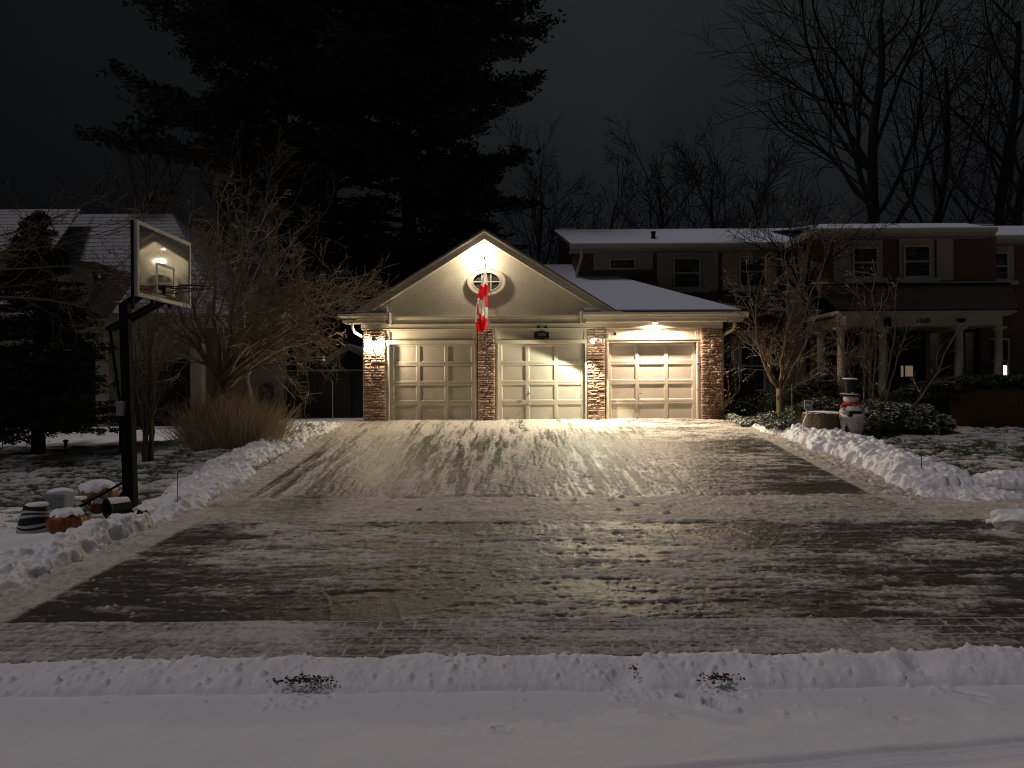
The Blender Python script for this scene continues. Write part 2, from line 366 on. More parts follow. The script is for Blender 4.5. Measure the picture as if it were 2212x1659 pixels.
# ---- driveway
yl = yspace(6.35, 20.9, .0032); X, Y = axes(-4.95, 9.4, .024, yl)
wx = X+.25*fbm(X*.5, Y*.4, 3)+.05*fbm(X*3, Y*2, 5); wy = Y+.30*fbm(X*.45, Y*.6, 8)+.06*fbm(X*2.5, Y*3, 9)
lon = .5*fbm(wx*6, wy*.5, 21, 6, .68)+.5*fbm(wx*21, wy*1.0, 23, 4, .7)         # streaks running up the drive
lat = .4*fbm(wx*1.2, wy*4.5, 31, 6, .70)+.6*fbm(wx*2.6, wy*17, 33, 5, .74)        # streaks across it
pat = fbm(wx*.9, wy*1.1, 41, 6, .62); pat2 = fbm(wx*.35+4, wy*.5, 47, 3)
fine = fbm(X*24, Y*13, 55, 4, .75)
upper = ss(12.1, 12.5, Y+.35*(fbm(X*1.6, Y*1.2, 61, 5, .65)-.5))
right = ss(1.8, 4.2, X+.6*(pat-.5))
strk = (lon*(1-right)+lat*right)*upper+(.25*lon*ss(3, -1, np.abs(X+.5))+(1-.25*ss(3, -1, np.abs(X+.5)))*lat)*(1-upper)
lonA = fbm(wx*5.2+.15*np.sin(Y*3), wy*.50, 24, 7, .70); latA = fbm(wx*.75, wy*2.1, 34, 7, .66)
A_ = (lonA*(1-right)+latA*right)*upper+latA*(1-upper); mid_ = ss(2.6, .4, np.abs(X-.1)+.8*(pat-.5))*(1-upper)*ss(7.2, 8, Y); A_ = A_*(1-.5*mid_)+lonA*.5*mid_
c = .44+.09*upper*(1-right)+(strk-.5)*3.0+(pat2-.5)*.6+.26*ss(.52, .56, A_+.10*(pat-.5))-.28*ss(.49, .44, A_+.10*(pat-.5))+(fine-.5)*1.0
def ridges(u, v, sp, sd):
    s_ = u+.18*(fbm(v*.45, u*.3, sd, 4)-.5)*2; k = np.abs((s_/sp) % 1-.5)*sp; on = ss(.50, .60, fbm(v*.8+np.floor(s_/sp)*7.3, u*0+np.floor(s_/sp)*3.1, sd+2, 4))
    return np.exp(-(k/.016)**2)*on
rg1 = ridges(X, Y, .52, 501)*upper*(1-right)+ridges(Y, X, .47, 511)*np.clip(right+(1-upper), 0, 1)*.9+.6*ridges(X+.3*Y, Y-.3*X, .61, 521)*(1-upper)
c += .35*rg1
c += .55*ss(17.2, 20.2, Y)*(1-.4*right)+.10*ss(-1, 1.5, X)*upper*(1-right)
c -= .22*right*upper*ss(19.5, 15.5, Y)*ss(3.2, 5.4, X)
c -= .50*ss(8.6, 6.6, Y+.8*(pat-.5))*ss(2.2, -3.0, X+1.5*(pat-.5))
c -= .28*ss(8.8, 7.0, Y)*ss(2, 5, X)
wlk = ss(10.1, 10.35, Y+.45*(fbm(X*1.4, Y*1.5, 63, 6, .68)-.5)) * (1-ss(12.15, 12.45, Y+.4*(fbm(X*1.7, Y*1.5, 67, 5, .68)-.5)))
c = c*(1-wlk)+wlk*(.74+(lat-.5)*1.3+(fine-.5)*.7+(pat-.5)*.5)
brd = np.maximum(ss(-4.36, -4.42, X), ss(5.93, 5.99, X)*(Y > 10.2))
c = c*(1-brd)+brd*(.86+(lat-.5)*.7+(fine-.5)*.5)
c = np.clip(c, 0.02, 1)
Z = gbase(X, Y)+c*.016+(fine-.5)*.010*(.4+c)+(fbm(X*8, Y*11, 71, 6, .7)-.5)*.038*(.3+c)
rid = np.exp(-((Y-10.22-.12*(pat-.5))/.03)**2)+1.3*np.exp(-((Y-12.33-.25*(pat-.5)*2)/.05)**2)*(X < 2)
Z += rg1*.013; Z += rid*.022*ss(.35, .6, fbm(X*1.2, Y*0+3, 75))
Z0 = Z.copy()
def dn(cx, cy): return .9 if (fbm(np.array([cx*1.1]), np.array([cy*1.4]), 91, 3)[0] > .56) else .08
stamp(Z, X, Y, 5200, (-4.9, 9), (6.4, 13.5), .008, .035, .5, dens=dn)
stamp(Z, X, Y, 900, (-4.9, 6.4), (13, 20), .012, .045, .5, dens=dn)
stamp(Z, X, Y, 130, (-4.9, 9), (10, 12.6), .02, .07, .5)
stamp(Z, X, Y, 1500, (-4.95, -4.45), (6.4, 20), .012, .06, .55, dens=lambda a, b: ((-4.4-a)/.5)**2)
stamp(Z, X, Y, 1300, (6.0, 6.7), (12.3, 19.5), .015, .07, .55, dens=lambda a, b: ((a-5.95)/.7)**2)
c = np.clip(c+(Z-Z0)*45, 0, 1); Z -= .25*((X > 6.75)&(Y > 12.45))
o = gridmesh('driveway', X, Y, Z, 'scraped_asphalt', cover=c); tag(o, 'wide scraped asphalt driveway streaked with thin snow', 'driveway', kind='structure')

# ---- paver strip at the foot of the drive
yl = np.arange(5.2, 6.42, .012); X, Y = axes(-6.6, 8.4, .015, yl)
row = np.floor((Y-5.2)/.17); fx = (X+row*.14) % .30; fy = (Y-5.2) % .17
ed = np.minimum(np.minimum(fx, .30-fx), np.minimum(fy, .17-fy)); joint = ss(.014, .004, ed+.006*fbm(X*20, Y*20, 2))
lat = fbm(X*.9+2, Y*9, 131, 6, .7); pat = fbm(X*1.0, Y*2, 133, 3)
c = .44+(lat-.5)*1.5+(pat-.5)*1.6+(fbm(X*26, Y*22, 139, 4, .75)-.5)*1.5
c = np.clip(np.maximum(c, joint*.9), 0.02, 1)
Z = gbase(X, Y)+.004+c*.010-joint*.004*(c < .5)+(fbm(X*25, Y*25, 137, 3)-.5)*.008
Z0 = Z.copy(); stamp(Z, X, Y, 900, (-5.2, 7), (5.6, 6.4), .008, .03, .5, dens=dn); c = np.clip(c+(Z-Z0)*45, 0, 1)
o = gridmesh('path', X, Y, Z, 'paver', cover=c); tag(o, 'row of clay pavers along the foot of the driveway', 'path', kind='structure')

# ---- road with untouched snow
yl = np.arange(2.2, 5.32, .012); X, Y = axes(-6.5, 7.5, .015, yl)
Z = .018+(fbm(X*1.1, Y*1.3, 151, 3)-.5)*.03+(fbm(X*6, Y*8, 157, 5, .6)-.5)*.014
def dent(px, py, rx, ry, dep, ang=0, rim=.3):
    global Z
    Yc = 2.13*F/(py-CY); xc = XX(px, Yc, py)
    dx = X-xc; dy = Y-Yc; a = math.radians(ang)
    u = (dx*math.cos(a)+dy*math.sin(a))/rx; v = (-dx*math.sin(a)+dy*math.cos(a))/ry; q = np.sqrt(u*u+v*v)
    q = q*(1+.35*(fbm(X*14, Y*14, 161, 3)-.5))
    Z = Z-dep*ss(1.0, .85, q)+dep*rim*np.exp(-((q-1.15)/.16)**2)
dent(1492, 1513, .11, .06, .085, -18, .4); dent(1552, 1532, .105, .06, .09, -22, .4); dent(1600, 1508, .05, .03, .03, 10)
dent(1083, 1571, .06, .025, .04); dent(1010, 1549, .04, .018, .03); dent(1948, 1558, .05, .03, .04)
dent(2085, 1502, .16, .03, .03, -32); dent(2125, 1520, .06, .03, .02, -32); dent(60, 1560, .05, .02, .01)
# wheel tracks at the lower right
for k, off in enumerate((0, .055, .10, .15, .19)):
    a = U(1300, 1662, 1); b_ = U(2212, 1592, 1)
    y0 = 2.13*F/(1662-CY); x0 = XX(1330, y0, 1662); y1 = 2.13*F/(1598-CY); x1 = XX(2212, y1, 1598)
    yt = y0+(X-x0)/(x1-x0)*(y1-y0)-off-.02*fbm(X*.7, X*0, 171)
    d = Y-yt
    Z -= (.065 if k in (0, 4) else .04)*np.exp(-(d/.014)**2)*ss(x0-.6, x0+.8, X)
Z -= .012*ss(.01, -.03, Y-(y0+(X-x0)/(x1-x0)*(y1-y0)))*ss(-.3, -.2, Y-(y0+(X-x0)/(x1-x0)*(y1-y0)))*ss(x0-.6, x0+.8, X)
stamp(Z, X, Y, 160, (-6, 7), (4.75, 5.25), .006, .03, .5)
for (px, py, n) in ((1380, 1498, 60), (1580, 1500, 70), (640, 1515, 50), (2000, 1490, 25)):
    Yc = 2.13*F/(py-CY); xc = XX(px, Yc, py); stamp(Z, X, Y, n, (xc-.2, xc+.2), (Yc-.12, Yc+.1), .008, .03, .6)
o = gridmesh('road', X, Y, Z, 'snow_smooth'); tag(o, 'road under untouched snow', 'road', kind='structure')
xs = np.linspace(-60, 60, 60); ys2 = np.linspace(-8, 5.2, 20); X, Y = np.meshgrid(xs, ys2); Zr = np.full_like(X, -.09)
o = gridmesh('street', X, Y, Zr, 'snow_smooth'); tag(o, 'the rest of the snow covered street', 'street', kind='structure')

# ---- snow banks
def bank(label, path, w0, w1, h, res, n, name='snow_bank', smax=.09, seed=5, sharp=1.0, rough=.05, cuts=()):
    P = np.array(path, float); x0, y0 = P[:, 0].min()-w0-.25, P[:, 1].min()-max(w0, w1)*.9; x1, y1 = P[:, 0].max()+w1+.25, P[:, 1].max()+max(w0, w1)*.6
    X, Y = np.meshgrid(np.arange(x0, x1, res), np.arange(y0, y1, res))
    D = np.full(X.shape, 9.); Sg = np.zeros(X.shape); Tt = np.zeros(X.shape); acc = 0
    for i in range(len(P)-1):
        a, b_ = P[i], P[i+1]; d = b_-a; L = np.hypot(*d); t = np.clip(((X-a[0])*d[0]+(Y-a[1])*d[1])/L**2, 0, 1)
        qx = X-a[0]-t*d[0]; qy = Y-a[1]-t*d[1]; dd = np.hypot(qx, qy); s_ = np.sign(d[0]*qy-d[1]*qx)
        m_ = dd < D; D[m_] = dd[m_]; Sg[m_] = s_[m_]; Tt[m_] = (acc+t*L)[m_]; acc += L
    Wd = np.where(Sg > 0, w1, w0)*(.88+(1.1 if rough > .03 else .4)*(fbm(X*1.5, Y*1.5, seed, 5, .6)-.5))
    q = np.clip(D/Wd, 0, 1)
    H = h*(.75+(1.3 if rough > .03 else .45)*(fbm(X*1.4, Y*1.4, seed+3, 4)-.45))*(1-q**2.4)*ss(0, .3, Tt)*ss(acc, acc-.3, Tt)
    inside = (q < .97)
    H = H*(1+.5*(fbm(X*5, Y*5, seed+9, 4)-.5))+rough*(fbm(X*11, Y*11, seed+12, 4)-.5)*inside
    for (cx, cy, r_) in cuts: H *= 1-.85*np.exp(-(((X-cx)**2+(Y-cy)**2)/r_**2))
    keep = q < 1
    base = gbase(X, Y)
    Zb = base+np.where(keep, H, -.05)
    Zs = Zb.copy()
    rg = np.random.default_rng(seed)
    stamp(Zs, X, Y, n, (x0, x1), (y0, y1), res*1.2, smax, .55, rg=rg)
    Zs += (fbm(X*26, Y*26, seed+31, 3, .7)-.5)*.028*min(1, rough/.03); Zs = base+(Zs-base)*ss(1.0, .80, q); Zb = np.where(keep, Zs, Zb); Zb = np.where(q > .995, base-.06, Zb)
    # keep only the cells on the bank
    ny, nx = Zb.shape; use = np.zeros(Zb.shape, bool); use[keep] = True
    u = use.copy(); u[1:] |= use[:-1]; u[:-1] |= use[1:]; u[:, 1:] |= use[:, :-1]; u[:, :-1] |= use[:, 1:]
    idx = -np.ones(Zb.shape, int); idx[u] = np.arange(u.sum())
    V = np.stack([X[u], Y[u], Zb[u]], -1); f = np.stack([idx[:-1, :-1], idx[:-1, 1:], idx[1:, 1:], idx[1:, :-1]], -1).reshape(-1, 4); f = f[(f >= 0).all(1)]
    me = bpy.data.meshes.new(name); me.vertices.add(len(V)); me.vertices.foreach_set('co', V.astype(np.float32).ravel())
    me.loops.add(f.size); me.loops.foreach_set('vertex_index', f.astype(np.int32).ravel()); me.polygons.add(len(f)); me.polygons.foreach_set('loop_start', np.arange(0, f.size, 4, dtype=np.int32)); me.update(calc_edges=True)
    o = link(name, me, 'snow', smooth=True); return tag(o, label, 'snow bank', kind='stuff', group='shovelled snow banks')
bank('clumpy shovelled snow bank along the left side of the driveway', [(-5.35, 10.6), (-5.5, 12), (-5.6, 14), (-5.5, 16.5), (-5.3, 18.5), (-5.1, 19.8)], .66, .66, .145, .022, 9000, seed=5, smax=.095)
bank('chunky snow bank below the orange pumpkin at the driveway corner', [(-5.75, 5.6), (-5.4, 6.6), (-5.42, 8.0), (-5.42, 9.2), (-5.3, 10.4)], .55, .55, .22, .018, 9000, seed=25, smax=.085)
bank('tall clumpy snow bank beside the stump and snowman', [(6.9, 19.0), (7.15, 17), (7.3, 15), (7.35, 13.3), (7.4, 12.3)], .75, .95, .25, .022, 11000, seed=45, smax=.12)
bank('low trail of snow lumps running out beside the front lawn', [(7.3, 12.6), (8.3, 13.0), (9.6, 13.2), (11, 13.0)], .4, .5, .15, .025, 3500, seed=55, smax=.08)
kx = [XX(1350, 5.2, 1460), XX(1535, 5.2, 1475), XX(655, 5.2, 1480), XX(2020, 5.2, 1440)]
bank('smooth ploughed ridge of snow along the kerb in front of the driveway', [(-6.6, 5.36), (-3, 5.33), (0, 5.37), (3, 5.40), (7.6, 5.46)], .30, .24, .175, .011, 1000, seed=65, smax=.038, rough=.014,
     cuts=((kx[0], 5.2, .13), (kx[1], 5.16, .13), (kx[2], 5.13, .09), (kx[3], 5.35, .12)))

# snow boulder at the right edge
def lump(name, label, c, r, seed, m='snow', cat='snow', fl=.7):
    import bmesh
    bm = bmesh.new(); bmesh.ops.create_icosphere(bm, subdivisions=5, radius=1)
    rg = np.random.default_rng(seed); V = np.array([v.co[:] for v in bm.verts])
    pl = rg.normal(size=(14, 3)); pl /= np.linalg.norm(pl, axis=1)[:, None]
    d = 1-.30*np.clip((V@pl.T-.66)/.34, 0, 1).max(1)+.30*(fbm(V[:, 0]*1.7+seed, V[:, 1]*1.7+V[:, 2]*1.7, seed, 6, .62)-.5)+.06*(fbm(V[:, 0]*9+V[:, 1]*5, V[:, 2]*9+V[:, 1]*6, seed+1, 3)-.5)
    V = V*d[:, None]*np.array(r); V[:, 2] = np.maximum(V[:, 2], -r[2]*fl); V += np.array(c)
    for v, q in zip(bm.verts, V): v.co = q
    me = bpy.data.meshes.new(name); bm.to_mesh(me); bm.free()
    o = link(name, me, m, loc=c, smooth=True); return tag(o, label, cat)
p = U(2190, 1128, 9.6); lump('snow_boulder', 'big smooth block of ploughed snow at the edge of the apron, right of the driveway', (p.x, 9.6, G(p.x, 9.6)+.10), (.33, .3, .24), 3, cat='snow block')
p = U(2141, 1115, 9.9); lump('snow_lump', 'small broken snow lump beside the big snow block', (p.x, 9.9, G(p.x, 9.9)+.04), (.09, .08, .06), 4, cat='snow lump')
q0 = [(1735, 1101, .05), (1757, 1102, .045), (905, 1086, .05)]
for k, (px, py, r) in enumerate(q0):
    Yc = 11.2; p = U(px, py, Yc)
    lump('snow_lump', ['little snow lump on the sidewalk strip, left of its twin', 'little snow lump on the sidewalk strip, right of its twin', 'lone snow lump below the middle of the left garage door'][k], (p.x, Yc, G(p.x, Yc)+.02), (r, r, r*.7), 11+k, cat='snow lump')

# ---- lawns
def lawn(label, x0, x1, y0, y1, res, seed, thr=.5):
    X, Y = np.meshgrid(np.arange(x0, x1, res), np.arange(y0, y1, res))
    a = fbm(X*4.0+.6*fbm(X*2, Y*2, seed), Y*8.5, seed+1, 5, .72); b_ = fbm(X*.5, Y*.5, seed+5, 3)
    c = np.clip(.5+(a-thr)*6+(b_-.5)*2.0, 0, 1)
    Z = gbase(X, Y)-.01+c*.035+(a-.5)*.05+(fbm(X*20, Y*20, seed+8, 2)-.5)*.02
    o = gridmesh('lawn', X, Y, Z, 'lawn_snow', cover=c); tag(o, label, 'lawn', kind='structure'); return X, Y, Z, c
lw = [lawn('left lawn with grass showing through patchy snow', -16, -4.92, 8.6, 18.2, .035, 301, .555),
      lawn('right lawn with grass showing through patchy snow', 6.3, 17, 12.1, 20.8, .035, 331, .535)]
for li, (X, Y, Z, c) in enumerate(lw):
    m_ = (c < .45).ravel(); idx = np.flatnonzero(m_); k = nr.choice(idx, min(len(idx), 40000), replace=False)
    C = np.stack([X.ravel()[k], Y.ravel()[k], Z.ravel()[k]], 1)+nr.uniform(-.02, .02, (len(k), 3))*np.array([1, 1, 0])
    D = np.stack([nr.normal(0, .7, len(k)), nr.normal(0, .7, len(k)), np.abs(nr.normal(.6, .3, len(k)))], 1)
    V = leafmesh(C+np.array([0, 0, .012]), D, nr.normal(size=(len(k), 3)), nr.uniform(.03, .07, len(k)), nr.uniform(.005, .012, len(k)))
    o = quadsmesh('grass', V, 'grass_blades'); tag(o, ['grass blades poking through the snow of the left lawn', 'grass blades poking through the snow of the right lawn'][li], 'grass', kind='stuff')
# sidewalk slabs on both sides, snow covered
for nm, x0, x1 in (('sidewalk', -30, -4.9), ('sidewalk', 9.3, 30)):
    X, Y = np.meshgrid(np.arange(x0, x1+.01, .06), np.arange(9.9, 12.32, .05))
    Z = gbase(X, Y)+.03+(fbm(X*1.5, Y*3, 401, 3)-.5)*.05*ss(0, 1, np.minimum(Y-9.9, 12.3-Y)*3)-.05*ss(.1, 0, np.minimum(Y-9.9, 12.3-Y))
    if x0 < 0: Z = Z-.03*((Y > 10.9))-.1*ss(-8, -5.5, X)*ss(10.2, 10.9, Y)
    o = gridmesh(nm, X, Y, Z, 'snow_smooth'); tag(o, 'snow covered sidewalk beside the driveway', 'sidewalk', kind='structure')
# kerb verge in front of the sidewalks
for x0, x1 in ((-30, -4.95), (9.3, 30)):
    X, Y = np.meshgrid(np.arange(x0, x1+.01, .05), np.arange(5.4, 10.0, .05))
    Z = gbase(X, Y)+.05+(fbm(X*1.1, Y*1.4, 411, 4)-.5)*.10-.08*ss(5.7, 5.4, Y)-.06*ss(.25, 0, np.abs(X-(x1 if x0 < 0 else x0)))
    o = gridmesh('verge', X, Y, Z, 'snow_smooth'); tag(o, 'snowy verge between the sidewalk and the road', 'verge', kind='structure')
# neighbour's snowy drive, far left
X, Y = np.meshgrid(np.arange(-30, -8.2, .2), np.arange(17.6, 23, .2))
Z = gbase(X, Y)+.02+.02*fbm(X, Y, 5); Z -= .12*ss(.8, 0, -8.4-X)
o = gridmesh('neighbour_drive', X, Y, Z, 'snow_smooth'); tag(o, 'smooth snowy drive in front of the left house', 'drive', kind='structure')

# dark leaves showing in the kerb ridge
def litter(label, px, py, w, h, n, Yc, z):
    p = U(px, py, Yc)
    C = np.stack([p.x+nr.normal(0, w, n), Yc+nr.normal(0, .03, n), z+nr.normal(0, h, n)], 1)
    V = leafmesh(C, nr.normal(size=(n, 3))*np.array([1, .6, .12]), nr.normal(0, .3, (n, 3))+np.array([0, -.6, 1.]), nr.uniform(.015, .035, n), nr.uniform(.012, .02, n))
    o = quadsmesh('leaf_litter', V, 'leaf_litter', loc=(p.x, Yc, z)); tag(o, label, 'leaves', kind='stuff')
litter('clump of dark wet leaves poking out of the kerb ridge on the left', 655, 1480, .10, .006, 170, 5.14, .105)
litter('dark leaves in the boot hole of the kerb ridge on the right', 1555, 1474, .06, .006, 100, 5.14, .105)
litter('few dark leaves in the broken notch of the kerb ridge', 1372, 1452, .02, .008, 14, 5.25, .13)
# ================================================================ GARAGE
WY = 20.75
gz = lambda py, Y=WY, px=1106: ZZ(py, Y, px)
gx = lambda px, Y=WY, py=800: XX(px, Y, py)
GR = 1.12
gar = thing('garage', 'three door garage in cream paint with stone piers and a lit gable', 'garage', (gx(1170), 22, 1.1))
def hexa(mb, x0, x1, y0, y1, z0, z1): return mb.box((x0, y0, z0), (x1, y1, z1))
# stone piers
def pier(px0, px1, ztop, seed):
    x0, x1 = gx(px0, 20.6), gx(px1, 20.6); rg = random.Random(seed); mb = MB(); core = MB()
    core.box((x0+.02, 20.64, GR-.1), (x1-.02, 21.1, ztop))
    z = GR-.06
    while z < ztop-.012:
        h = rg.choice([.035, .045, .05, .06, .075, .09]); h = min(h, ztop-z)
        x = x0
        while x < x1-.01:
            w = rg.uniform(.10, .34); w = w if x+w < x1-.08 else x1-x
            hh = h
            if rg.random() < .2 and h > .07: hh = h*.5
            for zz, h2 in ([(z, h)] if hh == h else [(z, h*.5), (z+h*.5, h*.5)]):
                pr = rg.uniform(.0, .045); nx, nz = 6, 4
                V = []
                for j in range(nz):
                    for i in range(nx):
                        u, v = i/(nx-1), j/(nz-1); ed = min(u, 1-u)*w; ev = min(v, 1-v)*h2
                        bul = (.012 if (i in (0, nx-1) or j in (0, nz-1)) else 0)
                        V.append((x+.004+u*(w-.008)+(0 if i in (0, nx-1) else rg.uniform(-.008, .008)), 20.625-pr+bul*1.4-(rg.uniform(0, .014) if bul == 0 else 0), zz+.004+v*(h2-.008)+rg.uniform(-.004, .004)))
                k = nx*nz
                for j in range(nz):
                    for i in range(nx):
                        if i in (0, nx-1) or j in (0, nz-1): V.append((V[j*nx+i][0], 20.68, V[j*nx+i][2]))
                Fc = [(j*nx+i, j*nx+i+1, (j+1)*nx+i+1, (j+1)*nx+i) for j in range(nz-1) for i in range(nx-1)]
                rim = [(j, i) for j in range(nz) for i in range(nx) if i in (0, nx-1) or j in (0, nz-1)]; ix = {r: k+q for q, r in enumerate(rim)}
                ring = [(0, i) for i in range(nx)]+[(j, nx-1) for j in range(1, nz)]+[(nz-1, i) for i in range(nx-2, -1, -1)]+[(j, 0) for j in range(nz-2, 0, -1)]
                for q in range(len(ring)):
                    a, b_ = ring[q], ring[(q+1) % len(ring)]
                    Fc.append((a[0]*nx+a[1], ix[a], ix[b_], b_[0]*nx+b_[1]))
                mb.add(V, Fc)
            x += w
        z += h
    pi = mb.build('stone_pier', 'stone', gar); core.build('mortar_core', 'mortar', pi)
    return x0, x1
tops = gz(711, 20.6)
P1 = pier(785, 832, tops, 1); P2 = pier(1032, 1069, tops, 2); P3 = pier(1269, 1307, gz(708, 20.6), 3); P4 = pier(1515, 1562, gz(706, 20.6, 1538), 4)
# side walls
mb = MB(); mb.box((P1[0]+.03, 20.9, GR-.2), (P1[0]+.2, 25.4, 3.8)); mb.build('side_wall', 'house_brick', gar)
mb = MB(); mb.box((P4[1]-.2, 20.9, GR-.2), (P4[1]-.03, 24.0, 3.8)); mb.build('side_wall', 'house_brick', gar)
# doors and frames
doors = [(841, 1026, 743, 832, 1032), (1076, 1264, 742, 1069, 1269), (1313, 1505, 739.5, 1307, 1515)]
for k, (a, b_, t, fa, fb) in enumerate(doors):
    x0, x1, zt = gx(a), gx(b_), gz(t, WY, (a+b_)/2); X0, X1 = gx(fa, 20.7)+.012, gx(fb, 20.7)-.012
    fr = MB()
    fr.box((X0, 20.68, GR-.06), (x0, 20.98, tops)); fr.box((x1, 20.68, GR-.06), (X1, 20.98, tops))       # jambs
    fr.box((x0-.03, 20.655, GR-.06), (x0+.012, 20.682, zt)); fr.box((x1-.012, 20.655, GR-.06), (x1+.03, 20.682, zt))
    fr.box((X0+.01, 20.66, zt-.005), (X1-.01, 20.97, zt+.085)); fr.box((X0+.01, 20.635, zt+.06), (X1-.01, 20.66, zt+.10))   # head
    fr.box((x0, 20.74, zt+.085), (x1, 20.97, tops))                                                    # panel above
    fr.box((x0, 20.70, tops-.05), (x1, 20.741, tops-.002)); fr.box((x0+.001, 20.70, zt+.10), (x0+.035, 20.742, tops-.05)); fr.box((x1-.035, 20.70, zt+.10), (x1-.001, 20.742, tops-.05))
    fr.build('door_frame', 'trim_paint', gar, bevel=.006)
    d = MB(); dy = 20.86; zb = GR-.035; W = x1-x0; H = zt-zb
    d.box((x0+.004, dy+.012, zb), (x1-.004, dy+.05, zt))
    st, rl = .085, .055
    xsx = [x0+.01, x0+.01+(W-.02)/3, x0+.01+2*(W-.02)/3, x1-.01]
    for i in range(4):
        w = st/2 if i in (1, 2) else st
        xa = xsx[i]-(w if i in (1, 2) else 0) if i < 3 else xsx[i]-w
        d.box((xa, dy-.02, zb), (xa+(w*2 if i in (1, 2) else w), dy+.013, zt-.002))
    secs = [zb+H*j/4 for j in range(5)]
    for i in range(3):
        xa = xsx[i]+(st if i == 0 else st/2); xb = xsx[i+1]-(st if i == 2 else st/2)
        for j in range(4):
            za, zc = secs[j], secs[j+1]
            d.box((xa, dy-.019, za+.004), (xb, dy+.0125, za+rl)); d.box((xa, dy-.019, zc-rl), (xb, dy+.0125, zc-.004))
            # sloped moulding around each sunken panel
            xi, xj, zi, zj = xa+.028, xb-.028, za+rl+.024, zc-rl-.024
            V = [(xa, dy-.019, za+rl), (xb, dy-.019, za+rl), (xb, dy-.019, zc-rl), (xa, dy-.019, zc-rl), (xi, dy+.010, zi), (xj, dy+.010, zi), (xj, dy+.010, zj), (xi, dy+.010, zj)]
            d.add(V, [(0, 1, 5, 4), (1, 2, 6, 5), (2, 3, 7, 6), (3, 0, 4, 7)])
    dr = d.build('garage_door', 'door_paint', gar)
    dr['label'] = ['cream panelled garage door beside the wall lantern', 'cream panelled garage door under the number plaque', 'cream panelled garage door under the soffit light'][k]
    # T handle and lift handle
    hx = [gx(910), gx(1143), gx(1383)][k]; hz = [gz(852), gz(850), gz(851)][k]
    h = MB(); h.lathe((hx, dy-.03, hz), [(.028, 0), (.028, .012), (.02, .016)], 14, axis=(0, -1, 0)); h.tube([(hx, dy-.04, hz), (hx, dy-.10, hz)], .009, 8)
    h.tube([(hx-.05, dy-.10, hz+.012), (hx, dy-.105, hz), (hx+.05, dy-.10, hz-.012)], .011, 8); h.build('handle', 'grey_plastic', dr, smooth=True)
    h = MB(); zz = hz-.30; h.box((hx-.045, dy-.03, zz-.03), (hx+.045, dy-.021, zz+.05)); h.tube([(hx-.03, dy-.03, zz+.035), (hx-.03, dy-.085, zz+.01), (hx+.03, dy-.085, zz+.01), (hx+.03, dy-.03, zz+.035)], .009, 8)
    h.build('handle', 'door_paint', dr)
    s = MB(); s.box((x0+.005, dy-.03, zb-.018), (x1-.005, dy+.05, zb)); s.build('weather_strip', 'black_plastic', dr)
# unseen dark slab behind the doors so no light leaks
mb = MB(); mb.box((P1[0]+.25, 21.05, GR-.1), (P4[1]-.25, 21.10, 3.75)); mb.build('light_stop', 'interior_dark', gar)
# frieze and beam over the doors
xl, xr = gx(786), gx(1560, WY, 700)
fz0, fz1 = tops, gz(682)
mb = MB(); mb.box((xl-.05, 20.60, fz0+.002), (xr-.02, 20.9, fz0+.28)); mb.box((gx(838), 20.56, fz0+.13), (gx(1262), 20.62, fz0+.165)); mb.box((xl-.02, 20.585, fz0+.004), (xr-.03, 20.602, fz0+.03))
mb.box((gx(838), 20.57, fz0+.281), (gx(1262), 20.9, fz1-.03)); mb.box((gx(838), 20.49, fz1-.05), (gx(1262), 20.572, fz1-.005)); mb.box((gx(838), 20.53, fz1-.09), (gx(1262), 20.573, fz1-.052))
mb.build('frieze', 'trim_paint', gar, bevel=.008)
# gable wall: stucco triangle with a frieze board under the rake
apx, apz = gx(1046, 20.3, 500), ZZ(497, 20.3, 1046)
slope = .625
def rz(x, off=0): return apz-abs(x-apx)*slope-off
def tri(off, y0, y1, zb):
    hw = (apz-off-zb)/slope; return [(apx-hw, y0, zb), (apx+hw, y0, zb), (apx, y0, apz-off)]
mb = MB(); mb.prism(tri(.26, 20.72, 0, fz1-.04), (0, .15, 0)); gw = mb.build('gable_wall', 'stucco', gar)
def rake(mb, off0, off1, y0, y1, zb, side):
    """board running up one rake between two vertical offsets below the roof line"""
    def pt(off, z): return apx+side*(apz-off-z)/slope
    zl = zb
    P = [(pt(off0, zl), y0, zl), (apx, y0, apz-off0), (apx, y0, apz-off1), (pt(off1, zl), y0, zl)]
    mb.prism(P, (0, y1-y0, 0))
zeave = fz1-.02
for s_ in (-1, 1):
    mb = MB(); rake(mb, .235, .50, 20.69, 20.72-.002, zeave+.02, s_); rake(mb, .235, .36, 20.67, 20.692, zeave+.02, s_); mb.build('rake_frieze', 'trim_paint', gar)
    mb = MB(); rake(mb, .03, .25, 20.285, 20.30, zeave-.02, s_); rake(mb, .0, .05, 20.26, 20.286, zeave+.02, s_); mb.build('rake_fascia', 'fascia_brown', gar)
    # soffit boards with joints
    mb = MB()
    L = (apz-zeave)/slope; n = 15
    for i in range(n):
        a, b_ = i/n*L+.004, (i+1)/n*L-.004
        xa, xb = apx+s_*a, apx+s_*b_; P = [(xa, 20.30, rz(xa, .235)), (xb, 20.30, rz(xb, .235)), (xb, 20.30, rz(xb, .215)), (xa, 20.30, rz(xa, .215))]
        mb.prism(P, (0, .41, 0))
    mb.build('rake_soffit', 'trim_paint', gar)
